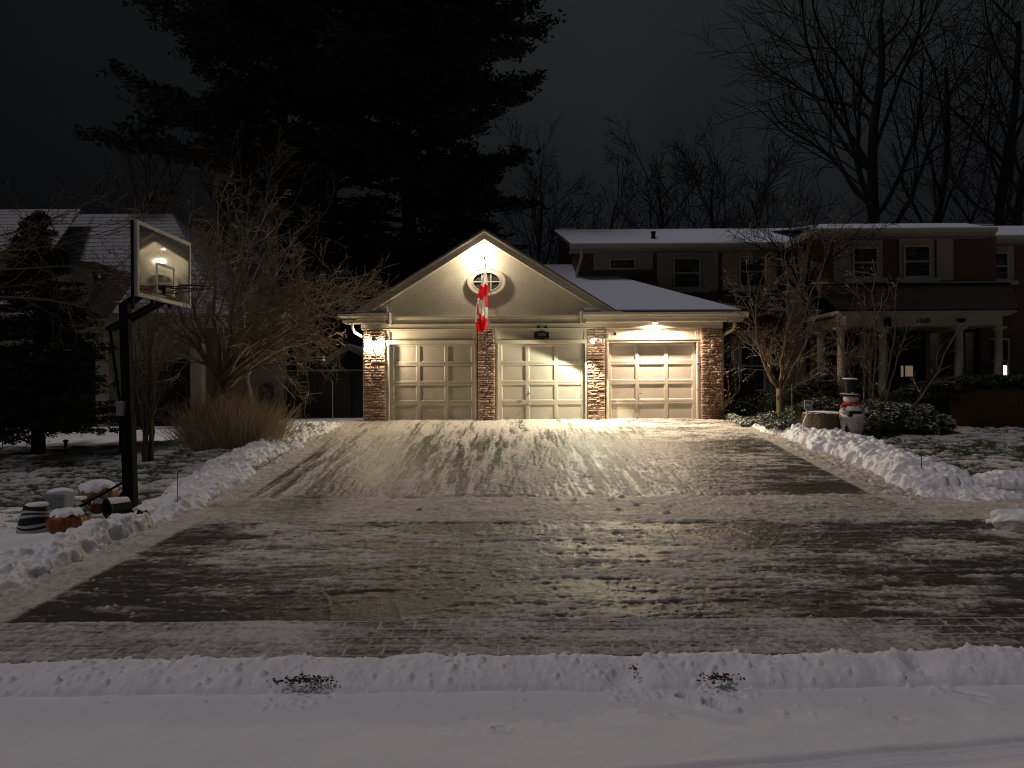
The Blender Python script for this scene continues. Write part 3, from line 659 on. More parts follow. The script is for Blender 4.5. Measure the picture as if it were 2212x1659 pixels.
# gable roof slabs
for s_ in (-1, 1):
    xe = apx+s_*(apz-zeave)/slope; P = [(apx, 20.27, apz+.03), (xe, 20.27, zeave+.03), (xe, 20.27, zeave-.03), (apx, 20.27, apz-.0)]
    mb = MB(); mb.prism(P, (0, 6.2, 0)); r_ = mb.build('gable_roof', 'shingle', gar)
    P = [(apx, 20.36, apz+.034), (xe-s_*.0, 20.36, zeave+.034), (xe, 20.36, zeave+.058), (apx, 20.36, apz+.058)]
    mb = MB(); mb.prism(P, (0, 6.0, 0)); mb.build('roof_snow', 'snow_roof', r_)
# hip roof (front plane) and snow
ze = 4.10; zs = lambda y: ze+.4*(y-20.3)
xL, xR = XX(732, 20.3, 690), XX(1614, 20.3, 680)
def poly(pts, off, th): mb = MB(); P = [(x, y, zs(y)+off) for x, y in pts]; mb.prism(P, (0, 0, -th)); return mb
xga, xgb = gx(838), gx(1262)
pts = [(xL, 20.3), (xga, 20.3), (xga, 20.9), (xgb, 20.9), (xgb, 20.3), (xR, 20.3), (3.55, 24.0), (2.2, 24.0), (2.2, 25.7), (-1.2, 25.7), (-2.0, 24)]
hr = poly(pts, 0, .05).build('hip_roof', 'shingle', gar)
pts2 = [(apx+.2, 20.95), (xgb, 20.95), (xgb, 20.44), (xR-.13, 20.42), (3.50, 23.98), (2.2, 23.98), (2.2, 25.68), (-.7, 25.68)]
poly(pts2, .034, .03).build('roof_snow', 'snow_roof', hr)
mb = MB(); mb.add([(xR, 20.3, ze), (xR, 24.2, ze), (3.55, 24.0, zs(24))], [(0, 1, 2)]); mb.build('hip_side', 'shingle', gar); mb = MB(); mb.add([(xL, 20.3, ze), (-2, 24, zs(24)), (xL, 25.7, ze)], [(0, 1, 2)]); mb.build('hip_side', 'shingle', gar)
# eave boxes: gutter, fascia, soffit
def eave(x0, x1, ret0, ret1):
    s = MB(); s.box((x0+.12, 20.32, 3.84), (x1-.12, 20.62, 3.86)); 
    n = int((x1-x0)/.3)
    for i in range(n+1): s.box((x0+.15+i*(x1-x0-.3)/n, 20.325, 3.833), (x0+.156+i*(x1-x0-.3)/n, 20.61, 3.841))
    s.build('soffit', 'trim_paint', gar)
    f = MB(); f.box((x0+.10, 20.30, 3.86), (x1-.10, 20.33, 4.08)); f.build('fascia', 'trim_paint', gar)
    g_ = MB(); prof = [(20.30, 4.075), (20.20, 4.085), (20.185, 4.07), (20.19, 4.03), (20.225, 3.975), (20.23, 3.945), (20.30, 3.94)]
    xa, xb = x0-.02, x1+.02
    P0 = [(xa, y, z) for y, z in prof]; g_.prism(P0, (xb-xa, 0, 0)); g_.build('gutter', 'trim_paint', gar)
eave(xL, gx(841, 20.3), 0, 1); eave(gx(1258, 20.3), xR, 1, 0)
for px, d in ((841, 1), (1258, -1)):   # end caps of the cornice returns
    x = gx(px, 20.3); mb = MB(); mb.box((x-.025*d, 20.18, 3.80), (x+.03*d, 20.74, 4.13)); mb.build('cornice_return', 'trim_paint', gar)
for x0, x1 in ((xL+.5, gx(836, 20.3)), (gx(1262, 20.3), gx(1345, 20.3))):
    mb = MB(); mb.box((x0, 20.21, 4.075), (x1, 20.5, 4.112)); mb.build('roof_snow', 'snow', hr)
mb = MB(); mb.box((gx(832), 20.50, 4.075), (gx(841), 20.72, 4.30)); mb.build('return_block', 'trim_paint', gar)
# downspouts
for (x, s_) in ((P1[0]-.04, -1), (P4[1]+.06, 1)):
    mb = MB(); mb.tube([(x+s_*.22, 20.40, 3.93), (x+s_*.22, 20.42, 3.72), (x+s_*.17, 20.5, 3.60), (x-s_*.0, 20.72, 3.50), (x-s_*.03, 20.8, 3.42), (x-s_*.03, 20.8, 1.2)], .045, 8)
    mb.build('downspout', 'trim_paint', gar, smooth=True)
# oval window
wc = U(1051, 609, 20.7); wx0, wz0 = wc.x, wc.z; ra_, rb_ = .385, .265
def ring(mb, a0, b0, a1, b1, y0, y1, n=48):
    an = np.arange(n)*2*math.pi/n
    def e(a, b, y): return np.stack([wx0+a*np.cos(an), np.full(n, y), wz0+b*np.sin(an)], 1)
    V = np.vstack([e(a0, b0, y0), e(a1, b1, y0), e(a1, b1, y1), e(a0, b0, y1)]); Fc = []
    for q in range(4):
        for i in range(n): Fc.append((q*n+i, q*n+(i+1) % n, ((q+1) % 4)*n+(i+1) % n, ((q+1) % 4)*n+i))
    mb.add(V, Fc)
mb = MB(); ring(mb, .385, .265, .52, .38, 20.63, 20.74); ring(mb, .50, .36, .535, .395, 20.60, 20.70); ring(mb, .37, .25, .40, .28, 20.62, 20.66); wf = mb.build('oval_window', 'trim_paint', gar, smooth=False)
mb = MB(); mb.box((wx0-.38, 20.66, wz0-.012), (wx0+.38, 20.685, wz0+.012)); 
for dx in (-.125, .125): mb.box((wx0+dx-.012, 20.661, wz0-.245), (wx0+dx+.012, 20.686, wz0+.245))
mb.build('muntin', 'trim_paint', wf)
mb = MB(); an = np.arange(40)*2*math.pi/40; mb.add(np.stack([wx0+.39*np.cos(an), np.full(40, 20.70), wz0+.27*np.sin(an)], 1), [tuple(range(40))]); mb.build('pane', 'gable_glass', wf)

# ---------------------------------------------------------------- things on the garage
def spot(name, loc, to, power, col, size, blend, r=.04):
    l = bpy.data.lights.new(name, 'SPOT'); l.energy = power; l.color = col; l.spot_size = R(size); l.spot_blend = blend; l.shadow_soft_size = r
    o = bpy.data.objects.new(name, l); COL.objects.link(o); o.location = loc; o.rotation_euler = (Vector(to)-Vector(loc)).to_track_quat('-Z', 'Y').to_euler(); return o
def point(name, loc, power, col, r=.05):
    l = bpy.data.lights.new(name, 'POINT'); l.energy = power; l.color = col; l.shadow_soft_size = r
    o = bpy.data.objects.new(name, l); COL.objects.link(o); o.location = loc; return o
# lantern
lp = U(808, 747, 20.40); lx, lz = lp.x, lp.z
la = thing('wall_lantern', 'lit coach lantern with flared top on the left stone pier', 'lamp', (lx, 20.40, lz))
mb = MB(); mb.lathe((lx, 20.40, lz+.12), [(.115, 0), (.10, .015), (.06, .06), (.045, .11), (.015, .15), (.012, .19), (.004, .20)], 6); mb.build('lamp_cap', 'grey_plastic', la)
mb = MB()
for k in range(6):
    a = k*math.pi/3; mb.tube([(lx+.062*math.cos(a), 20.40+.062*math.sin(a), lz-.10), (lx+.092*math.cos(a), 20.40+.092*math.sin(a), lz+.125)], .004, 4)
mb.lathe((lx, 20.40, lz-.12), [(.03, 0), (.066, .01), (.066, .022)], 6); mb.build('lamp_cage', 'brass', la)
mb = MB(); mb.lathe((lx, 20.40, lz-.22), [(.004, 0), (.016, .02), (.006, .04), (.022, .07), (.012, .10)], 10); mb.tube([(lx, 20.40, lz-.16), (lx, 20.47, lz-.22), (lx, 20.55, lz-.15), (lx, 20.60, lz-.05)], .009, 6)
mb.lathe((lx, 20.60, lz-.05), [(.05, 0), (.05, .015), (.03, .02)], 12, axis=(0, -1, 0))
for s_ in (-1, 1): mb.tube([(lx, 20.40, lz-.12), (lx+s_*.03, 20.40, lz-.15), (lx+s_*.045, 20.40, lz-.125)], .004, 5)
mb.build('bracket', 'brass', la)
mb = MB(); mb.lathe((lx, 20.40, lz-.07), [(.045, 0), (.058, .05), (.066, .13), (.075, .18)], 6); mb.build('lamp_bulb', 'lamp_glass', la, smooth=True)
# flood light
fp = U(1281, 733, 20.35); fx, fzz = fp.x, fp.z
fl = thing('flood_light', 'twin headed security floodlight on the stone pier right of the middle door', 'lamp', (fx+.09, 20.58, fzz))
mb = MB(); mb.lathe((fx+.10, 20.575, fzz+.03), [(.055, 0), (.055, .02), (.035, .035)], 16, axis=(0, -1, 0)); mb.build('mounting_plate', 'white_plastic', fl)
def head(c, d, on):
    c = Vector(c); d = Vector(d).normalized()
    mb = MB(); mb.lathe(c, [(.018, 0), (.028, .03), (.03, .06), (.052, .12), (.055, .16), (.05, .16), (.045, .13)], 18, axis=d); h = mb.build('lamp_head', 'white_plastic', fl, smooth=False)
    mb = MB(); mb.lathe(c+d*.145, [(.056, -.01), (.066, .012), (.045, .04), (.005, .05)], 18, axis=d); mb.build('lens', 'flood_lens' if on else 'pot_white', h)
    mb = MB(); mb.tube([(fx+.10, 20.54, fzz+.03), tuple(c)], .008, 6); mb.build('arm', 'white_plastic', h); return c+d*.21
hd = Vector((-.36, -.70, -.62)); q = head((fx+.03, 20.40, fzz+.04), hd, True); head((fx+.19, 20.46, fzz+.03), (.45, -.6, -.35), False)
spot('flood_light_beam', q+hd.normalized()*.02, q+hd, 470, (1, .93, .66), 168, .10, .035)
# soffit downlight over the right door
sp_ = XX(1415, 20.45, 690)
dl = thing('soffit_light', 'round recessed light under the eave above the right garage door', 'lamp', (sp_, 20.45, 3.84))
mb = MB(); mb.lathe((sp_, 20.42, 3.815), [(.075, 0), (.085, .01), (.085, .02)], 24); mb.build('trim_ring', 'white_plastic', dl)
mb = MB(); mb.lathe((sp_, 20.42, 3.795), [(.02, 0), (.055, .008), (.065, .02)], 24); mb.build('lamp_lens', 'soffit_lens', dl, smooth=True)
spot('soffit_light_beam', (sp_, 20.42, 3.78), (sp_, 20.46, 0), 720, (1, .76, .55), 170, .3, .05)
# gable light, under the peak
px_, pz_ = gx(1036, 20.5, 540), apz-.44
gl_ = thing('gable_light', 'small lit flush lamp under the peak of the gable', 'lamp', (px_, 20.5, pz_))
mb = MB(); mb.lathe((px_, 20.5, pz_+.01), [(.06, 0), (.06, .10)], 18); mb.build('lamp_base', 'white_plastic', gl_)
mb = MB(); mb.lathe((px_, 20.5, pz_-.01), [(.02, 0), (.045, .006), (.055, .02)], 18); mb.build('lamp_lens', 'gable_lens', gl_)
point('gable_light_glow', (px_, 20.28, pz_-.36), 62, (1, .86, .64), .05)
# camera on right door frame
cp = U(1328, 722, 20.55)
ca = thing('security_camera', 'small white security camera on the frame left of the right door', 'camera', cp)
mb = MB(); mb.lathe((cp.x-.06, 20.66, cp.z), [(.03, 0), (.03, .015)], 12, axis=(0, -1, 0)); mb.tube([(cp.x-.06, 20.65, cp.z), (cp.x-.05, 20.60, cp.z), (cp.x-.03, 20.58, cp.z+.0)], .009, 6); mb.box((cp.x-.075, 20.645, cp.z-.10), (cp.x-.01, 20.66, cp.z-.05)); mb.build('bracket', 'white_plastic', ca)
mb = MB(); mb.lathe((cp.x-.04, 20.62, cp.z+.01), [(.03, 0), (.055, .01), (.058, .13), (.05, .14)], 16, axis=(.35, -1, .0)); mb.build('camera_body', 'white_plastic', ca)
mb = MB(); mb.lathe(Vector((cp.x-.04, 20.62, cp.z+.01))+Vector((.35, -1, 0)).normalized()*.137, [(.048, 0), (.046, .010), (.02, .016)], 16, axis=(.35, -1, .0)); mb.build('lens', 'black_plastic', ca)
# keypad at right
kp = U(1508, 790, 20.64)
kk = thing('door_keypad', 'small white keypad on the right jamb of the right garage door', 'keypad', kp)
mb = MB(); mb.box((kp.x-.035, 20.635, kp.z-.09), (kp.x+.035, 20.66, kp.z+.09)); mb.build('keypad_body', 'white_plastic', kk, bevel=.008)
mb = MB(); mb.box((kp.x-.022, 20.628, kp.z+.03), (kp.x+.022, 20.634, kp.z+.075)); mb.build('screen', 'black_plastic', kk)
# plaque
pc = U(1170, 723.5, 20.69); w, h = .205, .125
pl = thing('number_plaque', 'black shaped plaque reading 1500 above the middle garage door', 'plaque', pc)
half = [(-1, -.62), (-1, .60), (-.62, .62), (-.40, .82), (-.15, .98), (0, 1)]
out = [(x*w, z*h) for x, z in half]+[(-x*w, z*h) for x, z in half[-2::-1]]
low = [(1, -.62), (.88, -.78), (.42, -.82), (.15, -1), (0, -1.02), (-.15, -1), (-.42, -.82), (-.88, -.78)]
out = out[:-1]+[(x*w, z*h) for x, z in low]
mb = MB(); mb.prism([(pc.x+x, 20.715, pc.z+z) for x, z in out], (0, -.025, 0)); mb.build('plaque_plate', 'pot_black', pl, bevel=.004)
me = text_mesh('1500', .115, .003); me.transform(Matrix.Translation((pc.x, 20.688, pc.z+.005))); link('number', me, 'chalk', pl)
mb = MB(); mb.box((pc.x-.11, 20.686, pc.z-.082), (pc.x+.11, 20.692, pc.z-.078)); mb.box((pc.x-.05, 20.686, pc.z+.078), (pc.x+.05, 20.692, pc.z+.082)); mb.build('scroll_line', 'chalk', pl)
for k, px in enumerate((1163, 1178.5)):
    q = U(px, 707, 20.585); mb = MB(); mb.prism([(q.x-.045, 20.6, q.z+.025), (q.x+.045, 20.6, q.z+.025), (q.x+.035, 20.6, q.z-.025), (q.x-.035, 20.6, q.z-.025)], (0, -.06, 0))
    o = mb.build('bracket_clip', 'black_plastic', loc=(q.x, 20.58, q.z), bevel=.004); tag(o, ['left one of two small black clips on the frieze above the plaque', 'right one of two small black clips on the frieze above the plaque'][k], 'clip', 'black clips above the plaque')
# flag
fb = U(1054, 617, 20.62); ftip = U(1047, 559, 19.55)
fg = thing('flag', 'limp red and white maple leaf flag hanging from a pole on the gable window', 'flag', (fb.x, 20.6, fb.z))
mb = MB(); mb.tube([tuple(fb+Vector((.0, .02, -.05))), tuple(ftip)], .013, 8); mb.lathe(ftip, [(.012, -.01), (.026, .01), (.02, .035), (.004, .05)], 10); mb.build('pole', 'gold_pole', fg)
mb = MB(); mb.lathe((fb.x, 20.64, fb.z-.05), [(.03, 0), (.03, .02), (.02, .06)], 10, axis=(0, -1, .4)); mb.build('bracket', 'white_plastic', fg)
# cloth: rows down, folds across. outline in D px at depth ~19.9
ol = [(590, 1045, 1051, 0), (600, 1041.5, 1053, 0), (612, 1038.5, 1055, 1), (622, 1035, 1056, 1), (634, 1032, 1056, 1), (646, 1030, 1055, 1), (656, 1028, 1054, 0), (668, 1027, 1054, 0), (680, 1026.5, 1053.5, 0), (692, 1027, 1053, 2), (703, 1028, 1052.5, 2), (710, 1031, 1052, 2), (716, 1036, 1051, 2)]
nr_, nc_ = 90, 46
yy = np.array([o_[0] for o_ in ol], float); la_ = np.array([o_[1] for o_ in ol]); lb_ = np.array([o_[2] for o_ in ol])
V = []; MIx = []
for i in range(nr_):
    py = 590+(716-590)*i/(nr_-1); a = np.interp(py, yy, la_); b_ = np.interp(py, yy, lb_)
    for j in range(nc_):
        u = j/(nc_-1); ph = 2.3*2*math.pi*u+.6*math.sin(i*.07)
        fw = math.sin(ph)
        px = a+(b_-a)*(u+.05*math.sin(ph*2+1))
        dep = 19.78+(.20*(1-min(1, i/20.)))*0+.055*fw*min(1, .25+i/30)+.02*math.sin(ph*.5+i*.15)
        sag = 3.5*math.cos(ph)*min(1, i/60)+2.0*math.sin(u*5+1)*(i/nr_)
        V.append(tuple(U(px, py+sag, dep)))
Fc = []; mi = []
for i in range(nr_-1):
    for j in range(nc_-1):
        u = j/(nc_-1); py = 590+(716-590)*i/(nr_-1)
        # cloth coordinate along the fly: the bands run slantwise across the folds
        t = (py-590)/126+.012*math.sin(2.2*2*math.pi*u)+.06*(u-.5)
        red = (.20 < t < .42+(.16 if u > .76 else 0)) or (t > .77)
        white = False
        if .46 < t < .72 and abs(u-.12-.4*(t-.46)) < .035: red = True     # point of the leaf in a fold
        if .58 < t < .80 and .25 < u < .45: red = red or (t > .66)
        Fc.append((i*nc_+j, i*nc_+j+1, (i+1)*nc_+j+1, (i+1)*nc_+j)); mi.append(0 if red else 1)
mb = MB(); mb.add(V, Fc); mb.mi = mi; cl = mb.build('cloth', ['flag_red', 'flag_white'], fg, smooth=True)
# wind chime ring and bow on the frieze under the flag
q = U(1053, 703, 20.52)
hk = thing('hanging_ring', 'small grey ring with a white bow on the frieze below the flag', 'ring', q)
mb = MB(); an = np.linspace(0, 2*math.pi, 25); mb.tube([(q.x+.045*math.cos(a), 20.54, q.z-.0+.030*math.sin(a)) for a in an], .007, 6, cap=False); mb.build('ring', 'grey_plastic', hk)
mb = MB(); mb.tube([(q.x, 20.54, q.z+.03), (q.x, 20.53, q.z+.16)], .008, 6)
for s_ in (-1, 1): mb.tube([(q.x, 20.53, q.z+.10), (q.x+s_*.045, 20.51, q.z+.13), (q.x+s_*.04, 20.51, q.z+.07), (q.x, 20.53, q.z+.09)], .008, 5)
mb.build('bow', 'thread_white', hk)
# ================================================================ MAIN HOUSE
HW = 24.0
hs = thing('house', 'long two storey brick house with cream panels and snowy roof behind the garage', 'house', (9, HW, 1.2))
def pxbox(mb, x0, x1, y0, y1, Yf, Yb):
    """box whose front face covers a rectangle given in 2500-wide coordinates"""
    a = UP(x0, (y0+y1)/2, Yf); b_ = UP(x1, (y0+y1)/2, Yf); zt = UP((x0+x1)/2, y0, Yf).z; zb = UP((x0+x1)/2, y1, Yf).z
    mb.box((a.x, Yf, zb), (b_.x, Yb, zt)); return a.x, b_.x, zb, zt
xw0 = 2.12; BX, BY = 8.78, 21.9; CXR, CYR = 14.35, 23.0; ZE = 6.42
mb = MB(); mb.box((xw0, HW, .9), (BX+.3, HW+.3, ZE)); mb.box((xw0, HW+.3, .9), (xw0+.3, 32, ZE)); mb.build('main_wall', 'house_brick', hs)
# projecting bay: open porch below, brick storey above
mb = MB(); mb.box((BX, BY, 4.9), (CXR, BY+.3, ZE)); mb.box((BX, BY+.3, .9), (BX+.3, HW, ZE)); mb.box((CXR-.3, BY+.3, .9), (CXR, HW, ZE)); mb.box((BX+.3, BY+1.5, .9), (CXR-.3, BY+1.7, 4.9)); mb.box((BX+.3, BY+.3, 4.9), (CXR-.3, BY+1.7, 5.05)); mb.build('bay_wall', 'house_brick', hs)
mb = MB(); mb.box((CXR, CYR, .9), (20, CYR+.3, ZE)); mb.build('right_wall', 'house_brick', hs)
# roofs
def slab(name, P, m, th=.05, parent=hs): mb = MB(); mb.prism(P, (0, 0, -th)); return mb.build(name, m, parent)
def roof(x0, x1, ye, yr, zr_, hipl, hipr, snow=True):
    z0 = 6.55
    P = [(x0, ye, z0), (x1, ye, z0), (x1-hipr, yr, zr_), (x0+hipl, yr, zr_)]
    r_ = slab('roof', P, 'shingle'); Q = [(x0+.08, ye+.10, z0+.07), (x1-.08, ye+.10, z0+.07), (x1-hipr-.02, yr, zr_+.03), (x0+hipl+.02, yr, zr_+.03)]
    slab('roof_snow', Q, 'snow_roof', .03, r_); return r_
r1 = roof(1.84, BX+1.2, 23.5, 25.85, 7.50, -.35, 0)
r2 = roof(8.62, 14.02, 21.4, 22.85, 7.0, .9, 0)
r3 = roof(13.7, 21, 22.55, 24.1, 7.17, 0, 0)
P = [(9.4, 22.84, 7.0), (14.9, 22.84, 7.0), (14.9, 26.2, 7.45), (8.6, 26.2, 7.45)]; slab('roof_snow', P, 'snow_roof', .03, r2)
mb = MB(); mb.add([(8.62, 21.4, 6.55), (9.52, 22.85, 7.0), (8.70, 23.6, 6.6)], [(0, 1, 2)]); mb.build('hip_side', 'snow_roof', hs)
mb = MB(); mb.box((-.2+2.12, 25.8, 7.3), (20, 26.0, 7.5)); mb.build('ridge_back', 'shingle', hs)
# gutters, fascia, soffits
def eav(x0, x1, y, wall):
    mb = MB(); mb.prism([(x0, y, 6.57), (x0, y-.11, 6.575), (x0, y-.115, 6.53), (x0, y-.07, 6.44), (x0, y, 6.43)], (x1-x0, 0, 0)); mb.build('gutter', 'house_trim', hs)
    mb = MB(); mb.box((x0, y+.005, 6.36), (x1, y+.03, 6.545)); mb.box((x0, y+.03, 6.36), (x1, wall, 6.38)); mb.build('soffit', 'cream_panel', hs)
eav(1.86, 8.6, 23.5, HW); eav(8.64, 14.0, 21.4, BY); eav(14.03, 21, 22.55, CYR)
mb = MB(); mb.box((8.62, 21.45, 6.36), (8.66, 23.5, 6.57)); mb.build('fascia', 'house_trim', hs)
mb = MB(); a = UP(1340+262/3.254, 615, 23.4)
mb.tube([(a.x, 23.42, 6.45), (a.x, 23.45, 6.2), (a.x-.12, 23.9, 5.7), (a.x-.12, 23.92, 5.2)], .05, 8); mb.build('downspout', 'house_trim', hs)
# vent pipe and chimney
q = UP(1598, 588, 24.1); mb = MB(); mb.lathe((q.x, 24.3, 6.85), [(.10, 0), (.085, .08), (.065, .10), (.065, .22), (.085, .22), (.085, .27), (.01, .29)], 12); mb.build('vent_pipe', 'black_metal', hs)
q = UP(1385, 556, 27); mb = MB(); mb.box((q.x-.30, 27, 6), (q.x+.30, 27.7, UP(1385, 560, 27).z)); c_ = mb.build('chimney', 'house_brick', hs)
mb = MB(); mb.box((q.x-.33, 26.97, UP(1385, 560, 27).z+.002), (q.x+.33, 27.73, UP(1385, 557.5, 27).z+.02)); mb.build('chimney_cap', 'snow_roof', c_)
# cream panels
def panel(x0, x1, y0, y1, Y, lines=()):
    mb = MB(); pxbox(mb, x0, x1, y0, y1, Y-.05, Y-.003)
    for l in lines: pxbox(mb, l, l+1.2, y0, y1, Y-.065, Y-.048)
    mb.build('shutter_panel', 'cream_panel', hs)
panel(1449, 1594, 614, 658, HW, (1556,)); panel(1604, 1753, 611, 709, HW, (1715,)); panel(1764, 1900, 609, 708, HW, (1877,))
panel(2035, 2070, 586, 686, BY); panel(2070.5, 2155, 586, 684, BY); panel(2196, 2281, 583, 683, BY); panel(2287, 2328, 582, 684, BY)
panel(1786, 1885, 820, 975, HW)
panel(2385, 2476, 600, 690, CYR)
def window(x0, x1, y0, y1, Y, cols=3, rows=2, sill=True, dh=True, lite_low=False):
    a = UP(x0, (y0+y1)/2, Y-.05); b_ = UP(x1, (y0+y1)/2, Y-.05); zt, zb = UP((x0+x1)/2, y0, Y).z, UP((x0+x1)/2, y1, Y).z
    xa, xb = a.x, b_.x; t = .055; y = Y-.05
    mb = MB(); mb.box((xa, y-.06, zb), (xa+t, y-.004, zt)); mb.box((xb-t, y-.06, zb), (xb, y-.004, zt)); mb.box((xa+t, y-.06, zt-t), (xb-t, y-.004, zt)); mb.box((xa+t, y-.06, zb), (xb-t, y-.004, zb+t))
    zm = (zt+zb)/2
    if dh: mb.box((xa+t, y-.05, zm-.025), (xb-t, y-.005, zm+.025))
    w = mb.build('window', 'house_trim', hs)
    mb = MB(); W = xb-xa-2*t
    for (q0, q1) in (((zm+.025, zt-t), (zb+t, zm-.025)) if dh else ((zb+t, zt-t),)):
        for i in range(1, cols): mb.box((xa+t+W*i/cols-.008, y-.032, q0), (xa+t+W*i/cols+.008, y-.018, q1))
        for j in range(1, rows): mb.box((xa+t, y-.033, q0+(q1-q0)*j/rows-.008), (xb-t, y-.019, q0+(q1-q0)*j/rows+.008))
    mb.build('muntin', 'muntin_grey', w)
    mb = MB(); mb.box((xa+t, y-.016, zb+t), (xb-t, y-.006, zt-t)); mb.build('pane', 'window_glass', w)
    if sill: mb = MB(); mb.box((xa-.25, y-.12, zb-.13), (xb+.25, y-.002, zb-.004)); mb.build('sill', 'house_trim', w)
    return w
window(1487, 1552, 632, 659, HW, 3, 2, False, False); window(1643, 1710, 630, 705, HW); window(1803, 1870, 626, 702, HW)
window(1806, 1868, 832, 955, HW, 3, 2, False)
window(2080, 2143, 604, 680, BY); window(2204, 2271, 600, 679, BY); window(2399, 2461, 616, 686, CYR)
mb = MB(); pxbox(mb, 1800, 1875, 806, 824, HW-.10, HW-.003); mb.build('lintel', 'house_trim', hs)
# wall back of porch
panel(2195, 2235, 815, 935, BY+1.5); panel(2290, 2335, 790, 935, BY+1.5)
window(2400, 2462, 826, 935, CYR, 2, 2, False)
mb = MB(); pxbox(mb, 2176, 2255, 800, 960, BY+1.42, BY+1.49); dr = mb.build('front_door', 'dark_wood', hs)
mb = MB(); pxbox(mb, 2200, 2205.5, 893, 920, BY+1.40, BY+1.415); pxbox(mb, 2211, 2229, 893, 919, BY+1.40, BY+1.415); mb.build('pane', 'lit_pane', dr)
w = window(2436, 2462, 826, 935, CYR-.1, 1, 2, False); mb = MB(); pxbox(mb, 2450.5, 2457.5, 892, 916, CYR-.19, CYR-.175); mb.build('pane', 'lit_pane_bright', w)
# portico
PYY = 20.0
po = MB(); zc0 = UP(2250, 795, PYY).z; zc1 = UP(2250, 769, PYY).z; zc2 = UP(2250, 757, PYY).z
xa, xb = UP(2046, 765, PYY).x, UP(2479, 765, PYY).x; xf = UP(2453, 780, PYY).x
po.box((xa+.25, PYY+.08, zc0), (xf, PYY+.42, zc1)); po.box((xa+.10, PYY, zc1-.02), (xb-.1, PYY+.42, zc1+.05)); po.box((xa, PYY-.07, zc1+.05), (xb, PYY+.42, zc2))
po.box((xf-.3, PYY+.42, zc0), (xf, BY+1.4, zc1)); po.box((xa+.25, PYY+.42, zc0), (xa+.55, HW-.1, zc1)); po.box((xa, PYY+.42, zc1+.05), (xa+.35, HW-.1, zc2)); po.box((xb-.3, PYY+.42, zc1+.05), (xb, CYR-.1, zc2))
po.box((xa+.3, PYY+.06, zc0-.02), (xf, PYY+.40, zc0-.003))
pt = po.build('portico_frieze', 'column_paint', hs, bevel=.008)
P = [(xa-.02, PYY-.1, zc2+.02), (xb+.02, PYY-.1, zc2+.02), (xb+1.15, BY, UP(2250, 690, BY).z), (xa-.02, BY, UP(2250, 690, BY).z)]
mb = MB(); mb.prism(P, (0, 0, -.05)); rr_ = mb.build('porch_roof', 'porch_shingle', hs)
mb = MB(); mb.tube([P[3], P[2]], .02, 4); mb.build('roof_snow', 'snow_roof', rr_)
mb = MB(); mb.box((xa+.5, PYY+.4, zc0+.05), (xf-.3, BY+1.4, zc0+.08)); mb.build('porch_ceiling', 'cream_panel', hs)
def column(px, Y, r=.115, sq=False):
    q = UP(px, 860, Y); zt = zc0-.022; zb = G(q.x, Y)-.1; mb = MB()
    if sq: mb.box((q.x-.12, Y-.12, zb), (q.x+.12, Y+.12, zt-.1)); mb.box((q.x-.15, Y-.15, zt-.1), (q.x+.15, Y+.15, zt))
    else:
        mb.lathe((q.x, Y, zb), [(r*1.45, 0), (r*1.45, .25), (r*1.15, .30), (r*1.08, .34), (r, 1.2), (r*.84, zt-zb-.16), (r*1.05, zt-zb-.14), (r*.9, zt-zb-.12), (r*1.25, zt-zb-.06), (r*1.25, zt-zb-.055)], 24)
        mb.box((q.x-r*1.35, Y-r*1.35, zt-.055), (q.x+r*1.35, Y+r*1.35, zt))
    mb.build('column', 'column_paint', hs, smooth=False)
for px in (2054, 2155, 2341, 2437): column(px, PYY+.24)
column(2004, 21.9); column(2362, 22.6, sq=True); column(2110, 22.9, sq=True); column(2275, 22.9, sq=True)
q = UP(2253.7, 783.5, PYY+.07); me = text_mesh('1500', .19, .008, 1.0); me.transform(Matrix.Translation((q.x, PYY+.07, q.z))); link('number', me, 'black_metal', pt)
mb = MB(); q = UP(2165, 785, PYY+.05); mb.box((q.x-.09, PYY-.02, q.z-.13), (q.x+.09, PYY+.08, q.z+.13)); mb.build('porch_lamp', 'black_metal', hs)
q = UP(2345, 783, PYY+.05); mb = MB(); mb.lathe((q.x, PYY+.0, q.z-.06), [(.03, 0), (.1, .05), (.12, .08), (.03, .12)], 10); mb.build('porch_lamp', 'black_metal', hs)
mb = MB(); mb.box((xa+.4, PYY+.1, 1.0), (20, BY+1.4, 1.16)); mb.build('porch_floor', 'stone_trim', hs)
mb = MB(); mb.tube([(xw0+.02, 25.5, 6.5), (xw0+.02, 25.6, 5.2)], .04, 6); mb.build('downspout', 'house_trim', hs)

# ================================================================ LEFT NEIGHBOUR HOUSE
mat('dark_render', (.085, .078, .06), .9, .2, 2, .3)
NY = 22.0
nh = thing('house', 'dim stucco house with a steep hipped roof behind the spruce on the left', 'house', (-11, NY, .9))
ez = ZZ(678, NY, 200)
def NX(px, Y=NY, py=700): return XX(px, Y, py)
rt = lambda px, py, Y: tuple(U(px, py, Y))
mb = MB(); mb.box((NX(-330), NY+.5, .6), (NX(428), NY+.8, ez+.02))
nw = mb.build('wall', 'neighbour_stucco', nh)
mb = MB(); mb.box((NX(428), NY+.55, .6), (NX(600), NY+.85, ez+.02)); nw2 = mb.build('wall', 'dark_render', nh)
ey = NY
ridY = 28.0; ridz = U(200, 462, ridY).z
def nroof(pts, nm='roof'):
    mb = MB(); mb.prism(pts, (0, 0, -.06)); return mb.build(nm, 'shingle_snow', nh)
